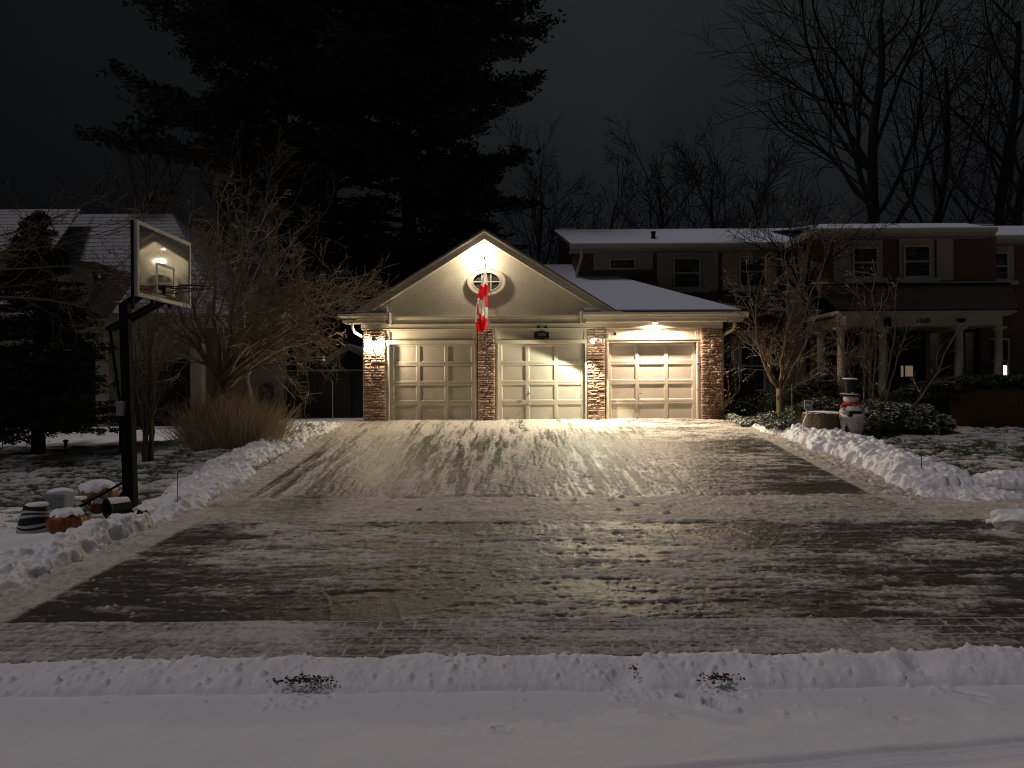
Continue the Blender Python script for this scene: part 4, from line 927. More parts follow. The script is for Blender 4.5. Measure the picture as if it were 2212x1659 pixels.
# shingle courses with snow between them
m, nt, b = nodes('shingle_snow'); L = nt.links.new
tc = N(nt, 'ShaderNodeTexCoord'); sp = N(nt, 'ShaderNodeSeparateXYZ'); L(tc.outputs['Object'], sp.inputs[0])
no = N(nt, 'ShaderNodeTexNoise', Scale=1.6, Detail=5.0); L(tc.outputs['Object'], no.inputs['Vector'])
ma = N(nt, 'ShaderNodeMath', operation='MULTIPLY_ADD'); L(no.outputs['Fac'], ma.inputs[0]); ma.inputs[1].default_value = .15; L(sp.outputs['Z'], ma.inputs[2])
fr_ = N(nt, 'ShaderNodeMath', operation='MULTIPLY'); L(ma.outputs[0], fr_.inputs[0]); fr_.inputs[1].default_value = 5.5
fc = N(nt, 'ShaderNodeMath', operation='FRACT'); L(fr_.outputs[0], fc.inputs[0])
rmp = N(nt, 'ShaderNodeMapRange'); L(fc.outputs[0], rmp.inputs['Value']); rmp.inputs['From Min'].default_value = .05; rmp.inputs['From Max'].default_value = .3
mx = N(nt, 'ShaderNodeMix', data_type='RGBA'); mx.inputs['A'].default_value = (.03, .03, .03, 1); mx.inputs['B'].default_value = (.30, .31, .35, 1); L(rmp.outputs[0], mx.inputs['Factor']); L(mx.outputs['Result'], b.inputs['Base Color']); b.inputs['Roughness'].default_value = .85
nroof([(NX(-360), ey, ez), (NX(480), ey, ez), (XX(372, ridY, 468), ridY, ridz), (XX(-360, ridY, 470), ridY, ridz)])
nroof([(NX(480), ey, ez+.001), (NX(500), ey+9, ez), (XX(372, ridY, 468), ridY, ridz+.001)])
# upper storey block at far left, roof seen above a cream band
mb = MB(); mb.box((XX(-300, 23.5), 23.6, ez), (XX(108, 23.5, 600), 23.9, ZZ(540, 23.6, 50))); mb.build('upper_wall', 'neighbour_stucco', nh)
z0 = ZZ(540, 23.2, 50)
nroof([(XX(-330, 23.2), 23.2, z0), (XX(112, 23.2, 545), 23.2, z0), (XX(175, 27, 455), 27, ZZ(452, 27, 100)), (XX(-330, 27), 27, ZZ(452, 27, 100))])
# gabled wing in front, cream triangle wall with dark eave on its right
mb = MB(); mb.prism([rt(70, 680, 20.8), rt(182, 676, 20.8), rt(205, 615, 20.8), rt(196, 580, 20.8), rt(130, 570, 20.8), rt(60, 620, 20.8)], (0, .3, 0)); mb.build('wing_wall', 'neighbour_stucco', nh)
mb = MB(); mb.prism([rt(120, 560, 20.6), rt(205, 566, 20.6), rt(250, 583, 20.6), rt(182, 680, 20.6), rt(176, 672, 20.6), rt(218, 596, 20.6), rt(196, 576, 20.6), rt(120, 568, 20.6)], (0, 1.2, 0)); mb.build('wing_roof', 'shingle', nh)
mb = MB(); mb.box((NX(175), NY-.12, ez-.10), (NX(480), NY, ez-.01)); mb.box((NX(-360), NY-.12, ez-.10), (NX(60), NY, ez-.01)); mb.build('gutter', 'stone_trim', nh)
mb = MB(); mb.box((NX(196, NY, 800), NY+.25, .6), (NX(216, NY, 800), NY+.49, ez-.5)); mb.box((NX(403, NY, 800), NY+.25, .6), (NX(428, NY, 800), NY+.49, ez-.5)); mb.box((NX(170), NY+.02, ez-.40), (NX(480), NY+.48, ez-.11)); mb.build('pilaster', 'stone_trim', nh)
for k, (a, b_) in enumerate(((-80, 195), (248, 402))):
    mb = MB(); mb.box((NX(a, NY, 800), NY+.40, .7), (NX(b_, NY, 800), NY+.48, ZZ(778, NY, a))); d = mb.build('garage_door', 'interior_dark', nh)
mb = MB(); c0 = U(575, 0, NY+.45); zz = ZZ(875, NY+.45, 575); zt = ZZ(838, NY+.45, 575); an = np.linspace(0, math.pi, 12)
P = [(c0.x-.16, NY+.47, zz), (c0.x+.16, NY+.47, zz)]+[(c0.x+.16*math.cos(a), NY+.47, zt+.16*math.sin(a)) for a in an]
mb.prism(P, (0, -.04, 0)); mb.build('arched_window', 'window_glass', nh)

# shed and fence in the gap beside the garage
SY = 26.0
sh = thing('shed', 'dark little gabled shed seen in the gap left of the garage', 'shed', (XX(753, SY), SY, 1.1))
ap = U(753, 745, SY); e0 = U(700, 779, SY); e1 = U(800, 771, SY)
mb = MB(); mb.prism([(e0.x+.1, SY+.15, .9), (e1.x, SY+.15, .9), (e1.x, SY+.15, e1.z), (ap.x, SY+.15, ap.z-.15), (e0.x+.1, SY+.15, e0.z)], (0, 2.5, 0)); mb.build('wall', 'dark_wood', sh)
mb = MB(); mb.prism([(e0.x-.1, SY, e0.z), (ap.x, SY, ap.z), (e1.x, SY, e1.z), (e1.x, SY, e1.z-.16), (ap.x, SY, ap.z-.17), (e0.x-.1, SY, e0.z-.16)], (0, .1, 0)); mb.build('roof_edge', 'house_trim', sh)
mb = MB(); mb.prism([(e0.x-.1, SY+.1, e0.z), (ap.x, SY+.1, ap.z), (e1.x, SY+.1, e1.z), (e1.x, SY+.1, e1.z+.05), (ap.x, SY+.1, ap.z+.05), (e0.x-.1, SY+.1, e0.z+.05)], (0, 2.6, 0)); mb.build('roof', 'snow_roof', sh)
FY = 23.2
fe = thing('fence', 'dark board fence closing the gap left of the garage', 'fence', (XX(720, FY), FY, 1.1))
x = XX(590, FY); xe = P1[0]+.02; zt = ZZ(800, FY, 730); bm_ = MB()
while x < xe-.05:
    bm_.box((x, FY+rnd.uniform(0, .006), 1.0), (min(x+.143, xe), FY+.03, zt-.02-rnd.uniform(0, .01))); x += .145
bm_.box((XX(590, FY), FY+.031, 1.0), (xe, FY+.05, zt-.03)); bm_.build('board', 'dark_wood', fe)
mb = MB(); mb.box((XX(590, FY), FY-.03, zt-.02), (xe, FY+.06, zt+.02)); mb.build('rail', 'stone_trim', fe)
mb = MB(); mb.box((XX(752, FY), FY-.06, .9), (XX(752, FY)+.1, FY-.001, zt-.021)); mb.build('post', 'dark_wood', fe)
# ================================================================ BASKETBALL HOOP
HY = 11.25
bz0, bz1, bxp = 3.42, 4.49, -5.25
pxx, pzt = XX(274, HY, 880), ZZ(655, HY, 270)
gzp = ZZ(1116, HY, 283)
hp = thing('basketball_hoop', 'tall basketball hoop with clear backboard on a black pole left of the driveway', 'basketball hoop', (pxx, HY, gzp))
pb = Vector((XX(283, HY, 1100), HY, gzp-.1)); ptp = Vector((XX(270, HY, 655), HY, pzt)); pm = pb.lerp(ptp, .5)
mb = MB()
def sqbar(mb, a, b_, w, up=(0, 1, 0)):
    a = Vector(a); b_ = Vector(b_); d = (b_-a).normalized(); s = d.cross(Vector(up)); s = s.normalized() if s.length > 1e-4 else Vector((1, 0, 0)); t = s.cross(d)
    q = [a+s*w/2*i+t*w/2*j for i, j in ((-1, -1), (1, -1), (1, 1), (-1, 1))]; mb.prism(q, tuple(b_-a))
sqbar(mb, pb.lerp(ptp, .49), ptp, .135); mb.build('pole', 'black_metal', hp, bevel=.012)
mb = MB(); sqbar(mb, pb, pm, .165); mb.box((pm.x-.095, HY-.095, pm.z-.03), (pm.x+.095, HY+.095, pm.z+.01)); mb.build('lower_pole', 'black_metal', hp, bevel=.012)
ye0, ye1 = 10.38, 12.12
fr = MB(); t = .055
fr.box((bxp-.04, ye0, bz0), (bxp+.012, ye1, bz0+t)); fr.box((bxp-.04, ye0, bz1-t), (bxp+.012, ye1, bz1)); fr.box((bxp-.04, ye0, bz0+t), (bxp+.012, ye0+t, bz1-t)); fr.box((bxp-.04, ye1-t, bz0+t), (bxp+.012, ye1, bz1-t))
bf = fr.build('backboard_frame', 'board_frame', hp, bevel=.004)
mb = MB(); mb.box((bxp-.012, ye0+t, bz0+t), (bxp, ye1-t, bz1-t)); mb.build('backboard_panel', 'acrylic', bf)
mb = MB(); yc = (ye0+ye1)/2; s0, s1, w = bz0+.12, bz0+.12+.45, .04
for a, b_ in (((yc-.30, s0), (yc+.30, s0+w)), ((yc-.30, s1-w), (yc+.30, s1)), ((yc-.30, s0+w), (yc-.30+w, s1-w)), ((yc+.30-w, s0+w), (yc+.30, s1-w))): mb.box((bxp+.001, a[0], a[1]), (bxp+.004, b_[0], b_[1]))
mb.build('target_square', 'board_frame', bf)
mb = MB()
for y in (yc-.28, yc+.28): mb.box((bxp-.085, y-.035, bz0-.05), (bxp-.041, y+.035, bz1-.02))
mb.box((bxp-.09, yc-.3, bz0+.0), (bxp-.045, yc+.3, bz0+.07)); mb.box((bxp-.075, ye0-.02, bz0-.18), (bxp-.04, ye0+.03, bz1-.01))
mb.build('back_brace', 'black_metal', hp)
mb = MB()
for y in (-.09, .09):
    sqbar(mb, (ptp.x, HY+y, pzt-.03), (bxp-.06, HY+y, pzt+.33), .05)
mb.build('upper_arm', 'black_metal', hp)
lk = U(238, 712, HY)
mb = MB()
for y in (-.09, .09): sqbar(mb, (lk.x, HY+y, lk.z), (bxp-.05, HY+y, bz0+.02), .055)
mb.build('lower_arm', 'black_metal', hp)
k1, k2 = U(262, 865, HY), U(266, 975, HY)
mb = MB(); mb.tube([(lk.x, HY, lk.z), (k1.x, HY-.05, k1.z)], .022, 8); mb.tube([(k1.x, HY-.05, k1.z), (k2.x, HY-.09, k2.z)], .014, 8); mb.build('lift_rod', 'black_metal', hp)
mb = MB(); q = U(263, 882, HY-.08); mb.box((q.x-.06, HY-.14, q.z-.11), (q.x+.05, HY-.02, q.z+.11)); mb.box((q.x-.10, HY-.11, q.z+.05), (q.x-.06, HY-.05, q.z+.09)); mb.build('crank_box', 'grey_plastic', hp, bevel=.02)
rc = Vector((bxp+.16+.2286+.06, yc, 3.65)); mb = MB(); an = np.linspace(0, 2*math.pi, 41)
mb.tube([(rc.x+.2286*math.cos(a), rc.y+.2286*math.sin(a), rc.z) for a in an], .011, 8, cap=False)
for y in (-.09, .09): mb.tube([(bxp+.02, yc+y, rc.z-.005), (rc.x-.19, yc+y*1.3, rc.z-.003)], .011, 6); mb.tube([(bxp+.03, yc+y*.6, rc.z-.10), (rc.x-.02, yc+y*2.35, rc.z-.010)], .009, 6)
mb.box((bxp+.005, yc-.11, rc.z-.12), (bxp+.05, yc+.11, rc.z+.02)); rim = mb.build('rim', 'rust_red', hp, smooth=False)
mb = MB(); n = 12
for i in range(n):
    for s_ in (-1, 1):
        pts = []
        for k in range(7):
            f_ = k/6; a = 2*math.pi*(i/n)+s_*f_*math.pi/n*2.2; r = .2286*(1-.42*f_+.06*math.sin(f_*3)); 
            pts.append((rc.x+r*math.cos(a), rc.y+r*math.sin(a), rc.z-.012-.36*f_*(1 if i % 5 else .7)))
        mb.tube(pts, .0038, 4)
mb.build('net', 'net_cord', hp)
b0, b1 = U(270, 1040, HY), U(163, 1100, 10.75)
mb = MB(); sqbar(mb, b0, b1, .032); sqbar(mb, b0+Vector((0, .12, -.04)), b1+Vector((.3, .6, .05)), .03); mb.box((pb.x-.2, HY-.2, gzp-.08), (pb.x+.2, HY+.2, gzp-.01)); mb.build('ground_brace', 'black_metal', hp)

# ================================================================ AUTUMN LEFTOVERS
def pumpkin(name, label, px0, px1, py0, py1, Y, m, cap, stem=True, snowm='snow', capk=.45):
    c = U((px0+px1)/2, (py0+py1)/2, Y); r = (px1-px0)/2/F*Y; h = (py1-py0)/F*Y
    t_ = thing(name, label, 'pumpkin', (c.x, Y, c.z-h/2)); n = 60; prof = []
    for k in range(17):
        a = -math.pi/2+math.pi*k/16; prof.append((max(.012, r*math.cos(a)**.72 if math.cos(a) > 0 else .012), h*.5*math.sin(a)))
    mb = MB(); mb.lathe(c, prof, n, ribs=11, ribd=.09); mb.build('pumpkin_body', m, t_, smooth=True)
    if cap:
        V = []; nn = 48; kk = 10
        for i in range(kk):
            f_ = i/(kk-1); a = math.pi/2*(1-f_*cap)
            for j in range(nn):
                th = 2*math.pi*j/nn; rr = r*(math.cos(a)**.72 if math.cos(a) > 1e-6 else .0)*1.03*(1-.05*(1-abs(math.sin(th*5.5)))); edge = .03*math.sin(th*3+px0)+.02*math.sin(th*7)
                th_ = .030*(1-f_)+.018 if i < kk-1 else -.012
                V.append((c.x+rr*math.cos(th), Y+rr*math.sin(th), c.z+h*.5*math.sin(a)+th_+(edge if f_ > .6 else 0)*f_))
        Fc = [(i*nn+j, i*nn+(j+1) % nn, (i+1)*nn+(j+1) % nn, (i+1)*nn+j) for i in range(kk-1) for j in range(nn)]+[tuple(range(nn))]
        mb = MB(); mb.add(V, Fc); mb.build('snow_cap', snowm, t_, smooth=True)
    if stem: mb = MB(); mb.tube([(c.x, Y, c.z+h*.38), (c.x+.01, Y, c.z+h*.5+.03), (c.x+.04, Y-.01, c.z+h*.5+.055)], [.028, .02, .022], 7); mb.build('stem', 'stem_green', t_)
    return t_
pumpkin('pumpkin', 'large orange pumpkin with a thick snow cap at the front of the pile', 105, 185, 1104, 1156, 9.9, 'pumpkin_skin', .52, stem=False)
pumpkin('pumpkin', 'biggest pumpkin, pale and almost buried in snow, at the back of the pile', 173, 252, 1042, 1090, 11.9, 'pale_pumpkin', .72, stem=False)
pumpkin('pumpkin', 'small orange pumpkin with a snow cap next to the black bucket', 196, 225, 1083, 1110, 11.0, 'pumpkin_skin', .5, stem=False)
# striped drum
Y_ = 10.25; c = U(80, 1122, Y_)
st_ = thing('striped_pot', 'black and white striped pot standing left of the large orange pumpkin', 'pot', (c.x, Y_, c.z-.2))
mb = MB(); r0, r1, h = .15, .245, .40; k = 40; nn = 32; V = []; mb = MB()
bands = [0, .13, .25, .32, .40, .62, .70, .76, .84, 1.0]
for bi in range(len(bands)-1):
    f0, f1 = bands[bi], bands[bi+1]; mb.cur = 0 if bi % 2 == 0 else 1
    ra = r1+(r0-r1)*f0**1.3; rb = r1+(r0-r1)*f1**1.3
    V = []
    for f_, rr in ((f0, ra), (f1, rb)):
        for j in range(nn): th = 2*math.pi*j/nn; V.append((c.x+rr*math.cos(th)*1.05, Y_+rr*math.sin(th), c.z-.2+h*f_+.015*math.sin(th*2+f_*6)))
    mb.add(V, [(j, (j+1) % nn, nn+(j+1) % nn, nn+j) for j in range(nn)])
mb.build('pot_body', ['pot_black', 'pot_white'], st_, smooth=True)
mb = MB(); mb.lathe((c.x, Y_, c.z-.2+h-.02), [(r0*1.0, 0), (r0*1.02, .025), (r0*.8, .05), (r0*.3, .06)], 24); mb.build('snow_cap', 'snow', st_, smooth=True)
# white tapered planter
Y_ = 10.9; c = U(130, 1085, Y_)
wp = thing('planter', 'white square planter with a snowy rim behind the orange pumpkin', 'planter', (c.x, Y_, c.z-.14))
def frus(mb, c, w0, w1, z0, z1):
    V = [(c.x+i*w0, Y_+j*w0, z0) for i, j in ((-1, -1), (1, -1), (1, 1), (-1, 1))]+[(c.x+i*w1, Y_+j*w1, z1) for i, j in ((-1, -1), (1, -1), (1, 1), (-1, 1))]
    mb.add(V, [(0, 3, 2, 1), (4, 5, 6, 7), (0, 1, 5, 4), (1, 2, 6, 5), (2, 3, 7, 6), (3, 0, 4, 7)])
mb = MB(); frus(mb, c, .10, .145, c.z-.16, c.z+.08); mb.build('planter_body', 'pot_white', wp, bevel=.01)
mb = MB(); frus(mb, c, .165, .175, c.z+.081, c.z+.15); rm = mb.build('planter_rim', 'pot_white', wp, bevel=.01)
mb = MB(); mb.lathe((c.x, Y_, c.z+.15), [(.17, 0), (.16, .03), (.1, .05), (.02, .055)], 12); mb.build('snow_cap', 'snow', rm, smooth=True)
# black bucket on its side
c = U(252, 1096, 10.95)
bk = thing('bucket', 'black bucket lying on its side with snow on top beside the hoop pole', 'bucket', c)
mb = MB(); ax = Vector((-.55, -.8, -.05)); mb.lathe(c-ax.normalized()*.18, [(.11, 0), (.135, .30), (.142, .31), (.142, .33), (.13, .33), (.12, .28), (.02, .05)], 28, axis=ax); mb.build('bucket_body', 'pot_black', bk, smooth=False)
V = []; a_ = ax.normalized(); s_ = a_.cross(Vector((0, 0, 1))).normalized(); u_ = s_.cross(a_)
for i in range(8):
    for j in range(13):
        f_ = i/7; th = math.radians(35+110*j/12); rr = (.112+.03*f_)*(1.0+.16*math.sin(math.pi*j/12))+.002
        q = c-a_*.18+a_*(.02+.30*f_)+(s_*math.cos(th)+u_*math.sin(th))*rr; V.append(tuple(q))
mb = MB(); mb.add(V, [(i*13+j, i*13+j+1, (i+1)*13+j+1, (i+1)*13+j) for i in range(7) for j in range(12)]); o = mb.build('snow_cap', 'snow', bk, smooth=True)
# flat box right of pole
c = U(304, 1108, 10.75)
bx = thing('dark_box', 'small black box half covered by snow right of the hoop pole', 'lamp', c)
mb = MB(); mb.prism([(c.x-.07, 10.70, c.z-.10), (c.x+.06, 10.62, c.z-.09), (c.x+.09, 10.62, c.z+.03), (c.x-.02, 10.70, c.z+.07)], (0, .16, .0)); mb.build('box_body', 'pot_black', bx, bevel=.012)
mb = MB(); mb.prism([(c.x-.09, 10.70, c.z+.03), (c.x-.02, 10.66, c.z+.08), (c.x+.09, 10.61, c.z+.04), (c.x+.09, 10.61, c.z+.06), (c.x-.0, 10.66, c.z+.12), (c.x-.10, 10.70, c.z+.07)], (0, .16, .0)); mb.build('snow_cap', 'snow', bx, bevel=.015)
c = U(180, 1078, 11.35); o = MB(); o.box((c.x-.22, 11.3, c.z-.02), (c.x-.02, 11.5, c.z+.03)); o = o.build('snowy_plank', 'snow', loc=(c.x, 11.35, c.z), bevel=.015); tag(o, 'short snow covered board lying behind the white planter', 'board')

# ================================================================ STAKES
def stake(label, px, pyb, pyt, Y, hook=False, r=.006, m='stake_orange'):
    a = U(px, pyb, Y); b_ = U(px-.5, pyt, Y); mb = MB(); mb.tube([tuple(a), tuple(b_)], r, 6)
    if hook: mb.tube([tuple(a), (a.x-.09, Y-.05, a.z-.005), (a.x-.14, Y-.05, a.z-.04)], r, 6)
    o = mb.build('driveway_stake', m, loc=tuple(a)); tag(o, label, 'stake', 'thin driveway marker stakes')
stake('tall pale marker stake by the left pier of the garage', 719, 906, 822, 20.0, m='chalk')
stake('short pale stake in front of the brown twiggy shrub', 380, 964, 932, 15.6, m='chalk')
stake('hooked wire stake standing in the left snow bank', 384, 1092, 1021, 11.4, True, .005, 'black_metal')
stake('faint thin stake standing behind the pile of pumpkins', 205, 1060, 978, 13.2, False, .004)
stake('thin stake standing left of the small yard sign', 1711, 928, 829, 17.9, m='chalk')
stake('thin stake at the low end of the right snow bank', 1991, 1046, 980, 12.9, False, .006, 'black_metal')
stake('thin stake on the right lawn beside the evergreen hedge', 1988, 924, 885, 17.6)
for px, py, Y in ((142, 962, 16.6),):
    q = U(px, py, Y); mb = MB(); mb.lathe((q.x, Y, q.z-.05), [(.035, 0), (.035, .12), (.06, .125), (.055, .16), (.02, .18)], 12); o = mb.build('path_light', 'black_metal', loc=(q.x, Y, q.z)); tag(o, 'tiny dark garden light at the edge of the left lawn by the spruce', 'lamp')
# hanging bird feeder
q = U(682, 776, 18.6); bf_ = thing('bird_feeder', 'pale tray feeder hanging among twigs left of the garage gap', 'bird feeder', q)
mb = MB(); mb.box((q.x-.20, 18.5, q.z-.03), (q.x+.20, 18.75, q.z-.005)); mb.box((q.x-.2, 18.5, q.z+.05), (q.x+.2, 18.75, q.z+.06)); mb.build('tray', 'pot_white', bf_)
mb = MB(); mb.tube([(q.x-.18, 18.62, q.z+.06), (q.x, 18.62, q.z+.30), (q.x+.18, 18.62, q.z+.06)], .004, 4); mb.tube([(q.x-.19, 18.6, q.z-.01), (q.x-.19, 18.6, q.z+.055)], .006, 4); mb.tube([(q.x+.19, 18.6, q.z-.01), (q.x+.19, 18.6, q.z+.055)], .006, 4); mb.build('hanger', 'grey_plastic', bf_)

# ================================================================ SNOWMAN, STUMP, SIGN
SY_ = 17.3
def S(px, py, Y=SY_): return U(px, py, Y)
s1 = SY_/F
c0 = S(1840, 945); sm = thing('snowman', 'snowman garden figure with tall black hat and red scarf beside the stump', 'garden figure', (c0.x, SY_, c0.z))
zf = lambda py: S(1840, py).z
mb = MB(); cx = c0.x
mb.lathe((cx, SY_, 0), [(.12, zf(947)), (.20, zf(941)), (.235, zf(930)), (.262, zf(915)), (.275, zf(904)), (.30, zf(902)), (.30, zf(898)), (.285, zf(896)), (.25, zf(893)), (.24, zf(886)), (.21, zf(878)), (.13, zf(871)), (.10, zf(869))], 32)
mb.build('snowman_body', 'snowman_white', sm, smooth=True)
hx_ = S(1838, 862).x
mb = MB(); hr_ = .175; prof = [(max(.01, hr_*math.cos(a)), .125*math.sin(a)) for a in np.linspace(-math.pi/2, math.pi/2, 13)]; mb.lathe((hx_, SY_-.02, zf(861)), prof, 28); hd_ = mb.build('head', 'snowman_white', sm, smooth=True)
mb = MB(); 
for dx in (-.055, .06): mb.lathe((hx_+.03+dx, SY_-.185, zf(857)), [(.004, 0), (.013, .004), (.01, .012), (.003, .016)], 8, axis=(0, -1, 0))
mb.build('eye', 'black_plastic', hd_)
mb = MB(); mb.lathe((hx_+.03, SY_-.18, zf(861)), [(.022, 0), (.018, .03), (.004, .055)], 8, axis=(.1, -1, .1)); mb.build('nose', 'snowman_pink', hd_)
mb = MB(); mb.tube([(hx_+.03+.075*math.sin(a), SY_-.178+abs(math.sin(a))*.02, zf(863)-.035*math.cos(a)) for a in np.linspace(-1.2, 1.2, 9)], .0045, 5); mb.build('mouth', 'black_plastic', hd_)
mb = MB(); hz_ = zf(851.5); ax_ = (.06, -.15, 1)
mb.lathe((hx_-.03, SY_, hz_-.01), [(.05, -.02), (.215, -.028), (.225, -.005), (.20, .01), (.105, .02), (.10, .05), (.125, .20), (.16, .35), (.165, .36), (.02, .362)], 30, axis=(.03, -.06, 1)); ht = mb.build('hat', 'pot_black', sm, smooth=False)
mb = MB(); mb.lathe((hx_-.02, SY_-.022, hz_+.348), [(.166, 0), (.17, .016), (.12, .03), (.02, .034)], 24, axis=(.03, -.06, 1)); mb.build('snow_cap', 'snow', ht, smooth=True)
mb = MB(); mb.lathe((hx_-.03, SY_-.0, hz_+.0), [(.20, 0), (.215, .006), (.20, .014), (.12, .02)], 24, axis=(.03, -.06, 1)); mb.build('brim_snow', 'snowman_white', ht)
mb = MB(); mb.lathe((hx_-.01, SY_-.115, hz_+.03), [(.03, 0), (.025, .02), (.005, .03)], 8, axis=(0, -1, 0)); mb.build('hat_berry', 'snowman_pink', ht)
mb = MB(); mb.lathe((hx_, SY_, zf(880)), [(.15, 0), (.19, .02), (.195, .07), (.17, .12), (.12, .13)], 24); mb.prism([(hx_-.27, SY_-.06, zf(886)), (hx_-.13, SY_-.14, zf(884)), (hx_-.12, SY_-.14, zf(873)), (hx_-.24, SY_-.08, zf(873))], (0, .08, 0)); mb.prism([(hx_+.0, SY_-.20, zf(887)), (hx_+.10, SY_-.19, zf(888)), (hx_+.09, SY_-.18, zf(874)), (hx_+.01, SY_-.19, zf(874))], (0, .03, 0)); scf = mb.build('scarf', 'scarf_red', sm, bevel=.012)
mb = MB(); mb.box((hx_-.02, SY_-.215, zf(884)), (hx_+.005, SY_-.195, zf(873))); mb.box((hx_+.085, SY_-.20, zf(884)), (hx_+.11, SY_-.17, zf(873))); mb.build('scarf_stripe', 'snowman_pink', scf)
mb = MB(); mb.lathe((cx-.01, SY_-.03, zf(896)), [(.20, 0), (.235, .03), (.225, .09), (.18, .11)], 24); mb.build('waist_band', 'pot_black', sm)
for s_, px in ((-1, 1826), (1, 1863)):
    q = S(px, 895); mb = MB(); mb.tube([(cx+s_*.17, SY_-.05, zf(880)), (cx+s_*.29, SY_-.10, zf(888)), (q.x+s_*.02, SY_-.2, q.z+.03)], [.05, .055, .05], 10); mb.build('arm', 'snowman_white', sm, smooth=True)
    mb = MB(); mb.lathe((q.x, SY_-.24, q.z-.05), [(.02, 0), (.055, .02), (.06, .06), (.035, .10)], 12); mb.build('mitten', 'pot_black', sm, smooth=True)
for py in (913.5, 931.5):
    mb = MB(); q = S(1843, py); mb.lathe((q.x, SY_-.262, q.z), [(.022, 0), (.018, .01), (.004, .014)], 10, axis=(0, -1, 0)); mb.build('button', 'grey_plastic', sm)
mb = MB(); q = S(1814, 930)
mb.prism([(q.x-.02, SY_-.2, zf(943)), (q.x+.17, SY_-.26, zf(943)), (q.x+.05, SY_-.24, zf(914))], (0, .04, 0)); mb.prism([(q.x+.43, SY_-.24, zf(944)), (q.x+.62, SY_-.16, zf(944)), (q.x+.55, SY_-.18, zf(936))], (0, .04, 0)); mb.build('little_tree', 'painted_green', sm)
mb = MB(); q = S(1869, 890); mb.tube([(S(1866, 906).x, SY_-.1, zf(906)), (S(1872, 893).x, SY_-.12, zf(893)), (S(1875, 886).x, SY_-.12, zf(886)), (S(1871, 883).x, SY_-.12, zf(884))], .016, 7); mb.tube([(S(1868, 900).x, SY_-.1, zf(900)), (S(1875, 894).x, SY_-.1, zf(890))], .012, 6); mb.build('twig_hand', 'pale_pumpkin', sm)
mb = MB(); q = S(1813, 935); mb.tube([(q.x, SY_-.26, zf(943)), (q.x, SY_-.26, zf(920)), (q.x+.03, SY_-.26, zf(917))], .014, 7); mb.build('cane', 'snowman_white', sm)
# stump
tY = 17.6; tc_ = U(1775, 915, tY); zb, zt = U(1775, 945, tY).z, U(1775, 891, tY).z
tk = thing('tree_stump', 'wide rough tree stump with snow on its cut top beside the snowman', 'tree stump', (tc_.x, tY, zb))
V = []; nn = 72; kk = 16; xo = .43
for i in range(kk+1):
    f_ = i/kk
    for j in range(nn):
        th = 2*math.pi*j/nn
        r = xo*(1-.05*f_)*(1+.05*math.sin(th*3+1)+.035*math.sin(th*7+2)+.05*(abs(math.sin(th*9+.8*math.sin(f_*4)))**.5-.6))+.07*math.exp(-f_*5)*(1+math.sin(th*5))
        r += .02*(rnd.random()-.5)
        V.append((tc_.x+r*math.cos(th), tY+r*math.sin(th)*.9, zb-.1+(zt-zb+.1)*f_+(.02*math.sin(th*2) if i == kk else 0)))
Fc = [(i*nn+j, i*nn+(j+1) % nn, (i+1)*nn+(j+1) % nn, (i+1)*nn+j) for i in range(kk) for j in range(nn)]+[tuple(range(kk*nn, (kk+1)*nn))]
mb = MB(); mb.add(V, Fc); mb.build('stump_wood', 'stump_bark', tk)
V = []
for i in range(8):
    f_ = i/7
    for j in range(nn):
        th = 2*math.pi*j/nn; r = xo*.99*(1+.05*math.sin(th*3+1)+.04*math.sin(th*11))*(1-f_)+.001
        V.append((tc_.x+r*math.cos(th), tY+r*math.sin(th)*.9, zt-.015+(.0 if i == 0 else .05*(1-(1-f_)**3)+.012*math.sin(th*4+f_*6)*(1-f_))))
mb = MB(); mb.add(V, [(i*nn+j, i*nn+(j+1) % nn, (i+1)*nn+(j+1) % nn, (i+1)*nn+j) for i in range(7) for j in range(nn)]); mb.build('snow_cap', 'snow', tk, smooth=True)
# yard sign
gY = 17.15; g0 = U(1746, 877, gY)
sg = thing('yard_sign', 'small shield shaped blue yard sign on a white stake beside the stump', 'sign', (g0.x, gY, U(1738, 930, gY).z))
def shp(k, y, th):
    P = [(-.098, .135), (.105, .125), (.09, -.06), (.0, -.145), (-.085, -.06)]; ca, sa = math.cos(-.07), math.sin(-.07)
    return [(g0.x+(x*ca-z*sa)*k, y, g0.z+(x*sa+z*ca)*k) for x, z in P]
mb = MB(); mb.prism(shp(1.0, gY, 0), (0, .012, 0)); so_ = mb.build('sign_board', 'white_plastic', sg)
mb = MB(); mb.prism(shp(.86, gY-.003, 0), (0, .0025, 0)); mb.build('sign_face', 'sign_blue', so_)
me = text_mesh('Bell', .095, .002); me.transform(Matrix.Rotation(-.07, 4, 'Y').inverted()); me.transform(Matrix.Translation((g0.x+.003, gY-.006, g0.z+.02))); link('lettering', me, 'white_plastic', so_)
mb = MB(); a = U(1744, 889, gY); mb.tube([(a.x, gY+.02, a.z+.02), (U(1743, 898, gY).x, gY+.02, U(1743, 898, gY).z), (U(1737, 912, gY).x, gY+.02, U(1737, 912, gY).z), (U(1735, 936, gY).x, gY+.02, U(1735, 940, gY).z)], [.02, .02, .022, .02], 7); mb.build('stake', 'white_plastic', sg)

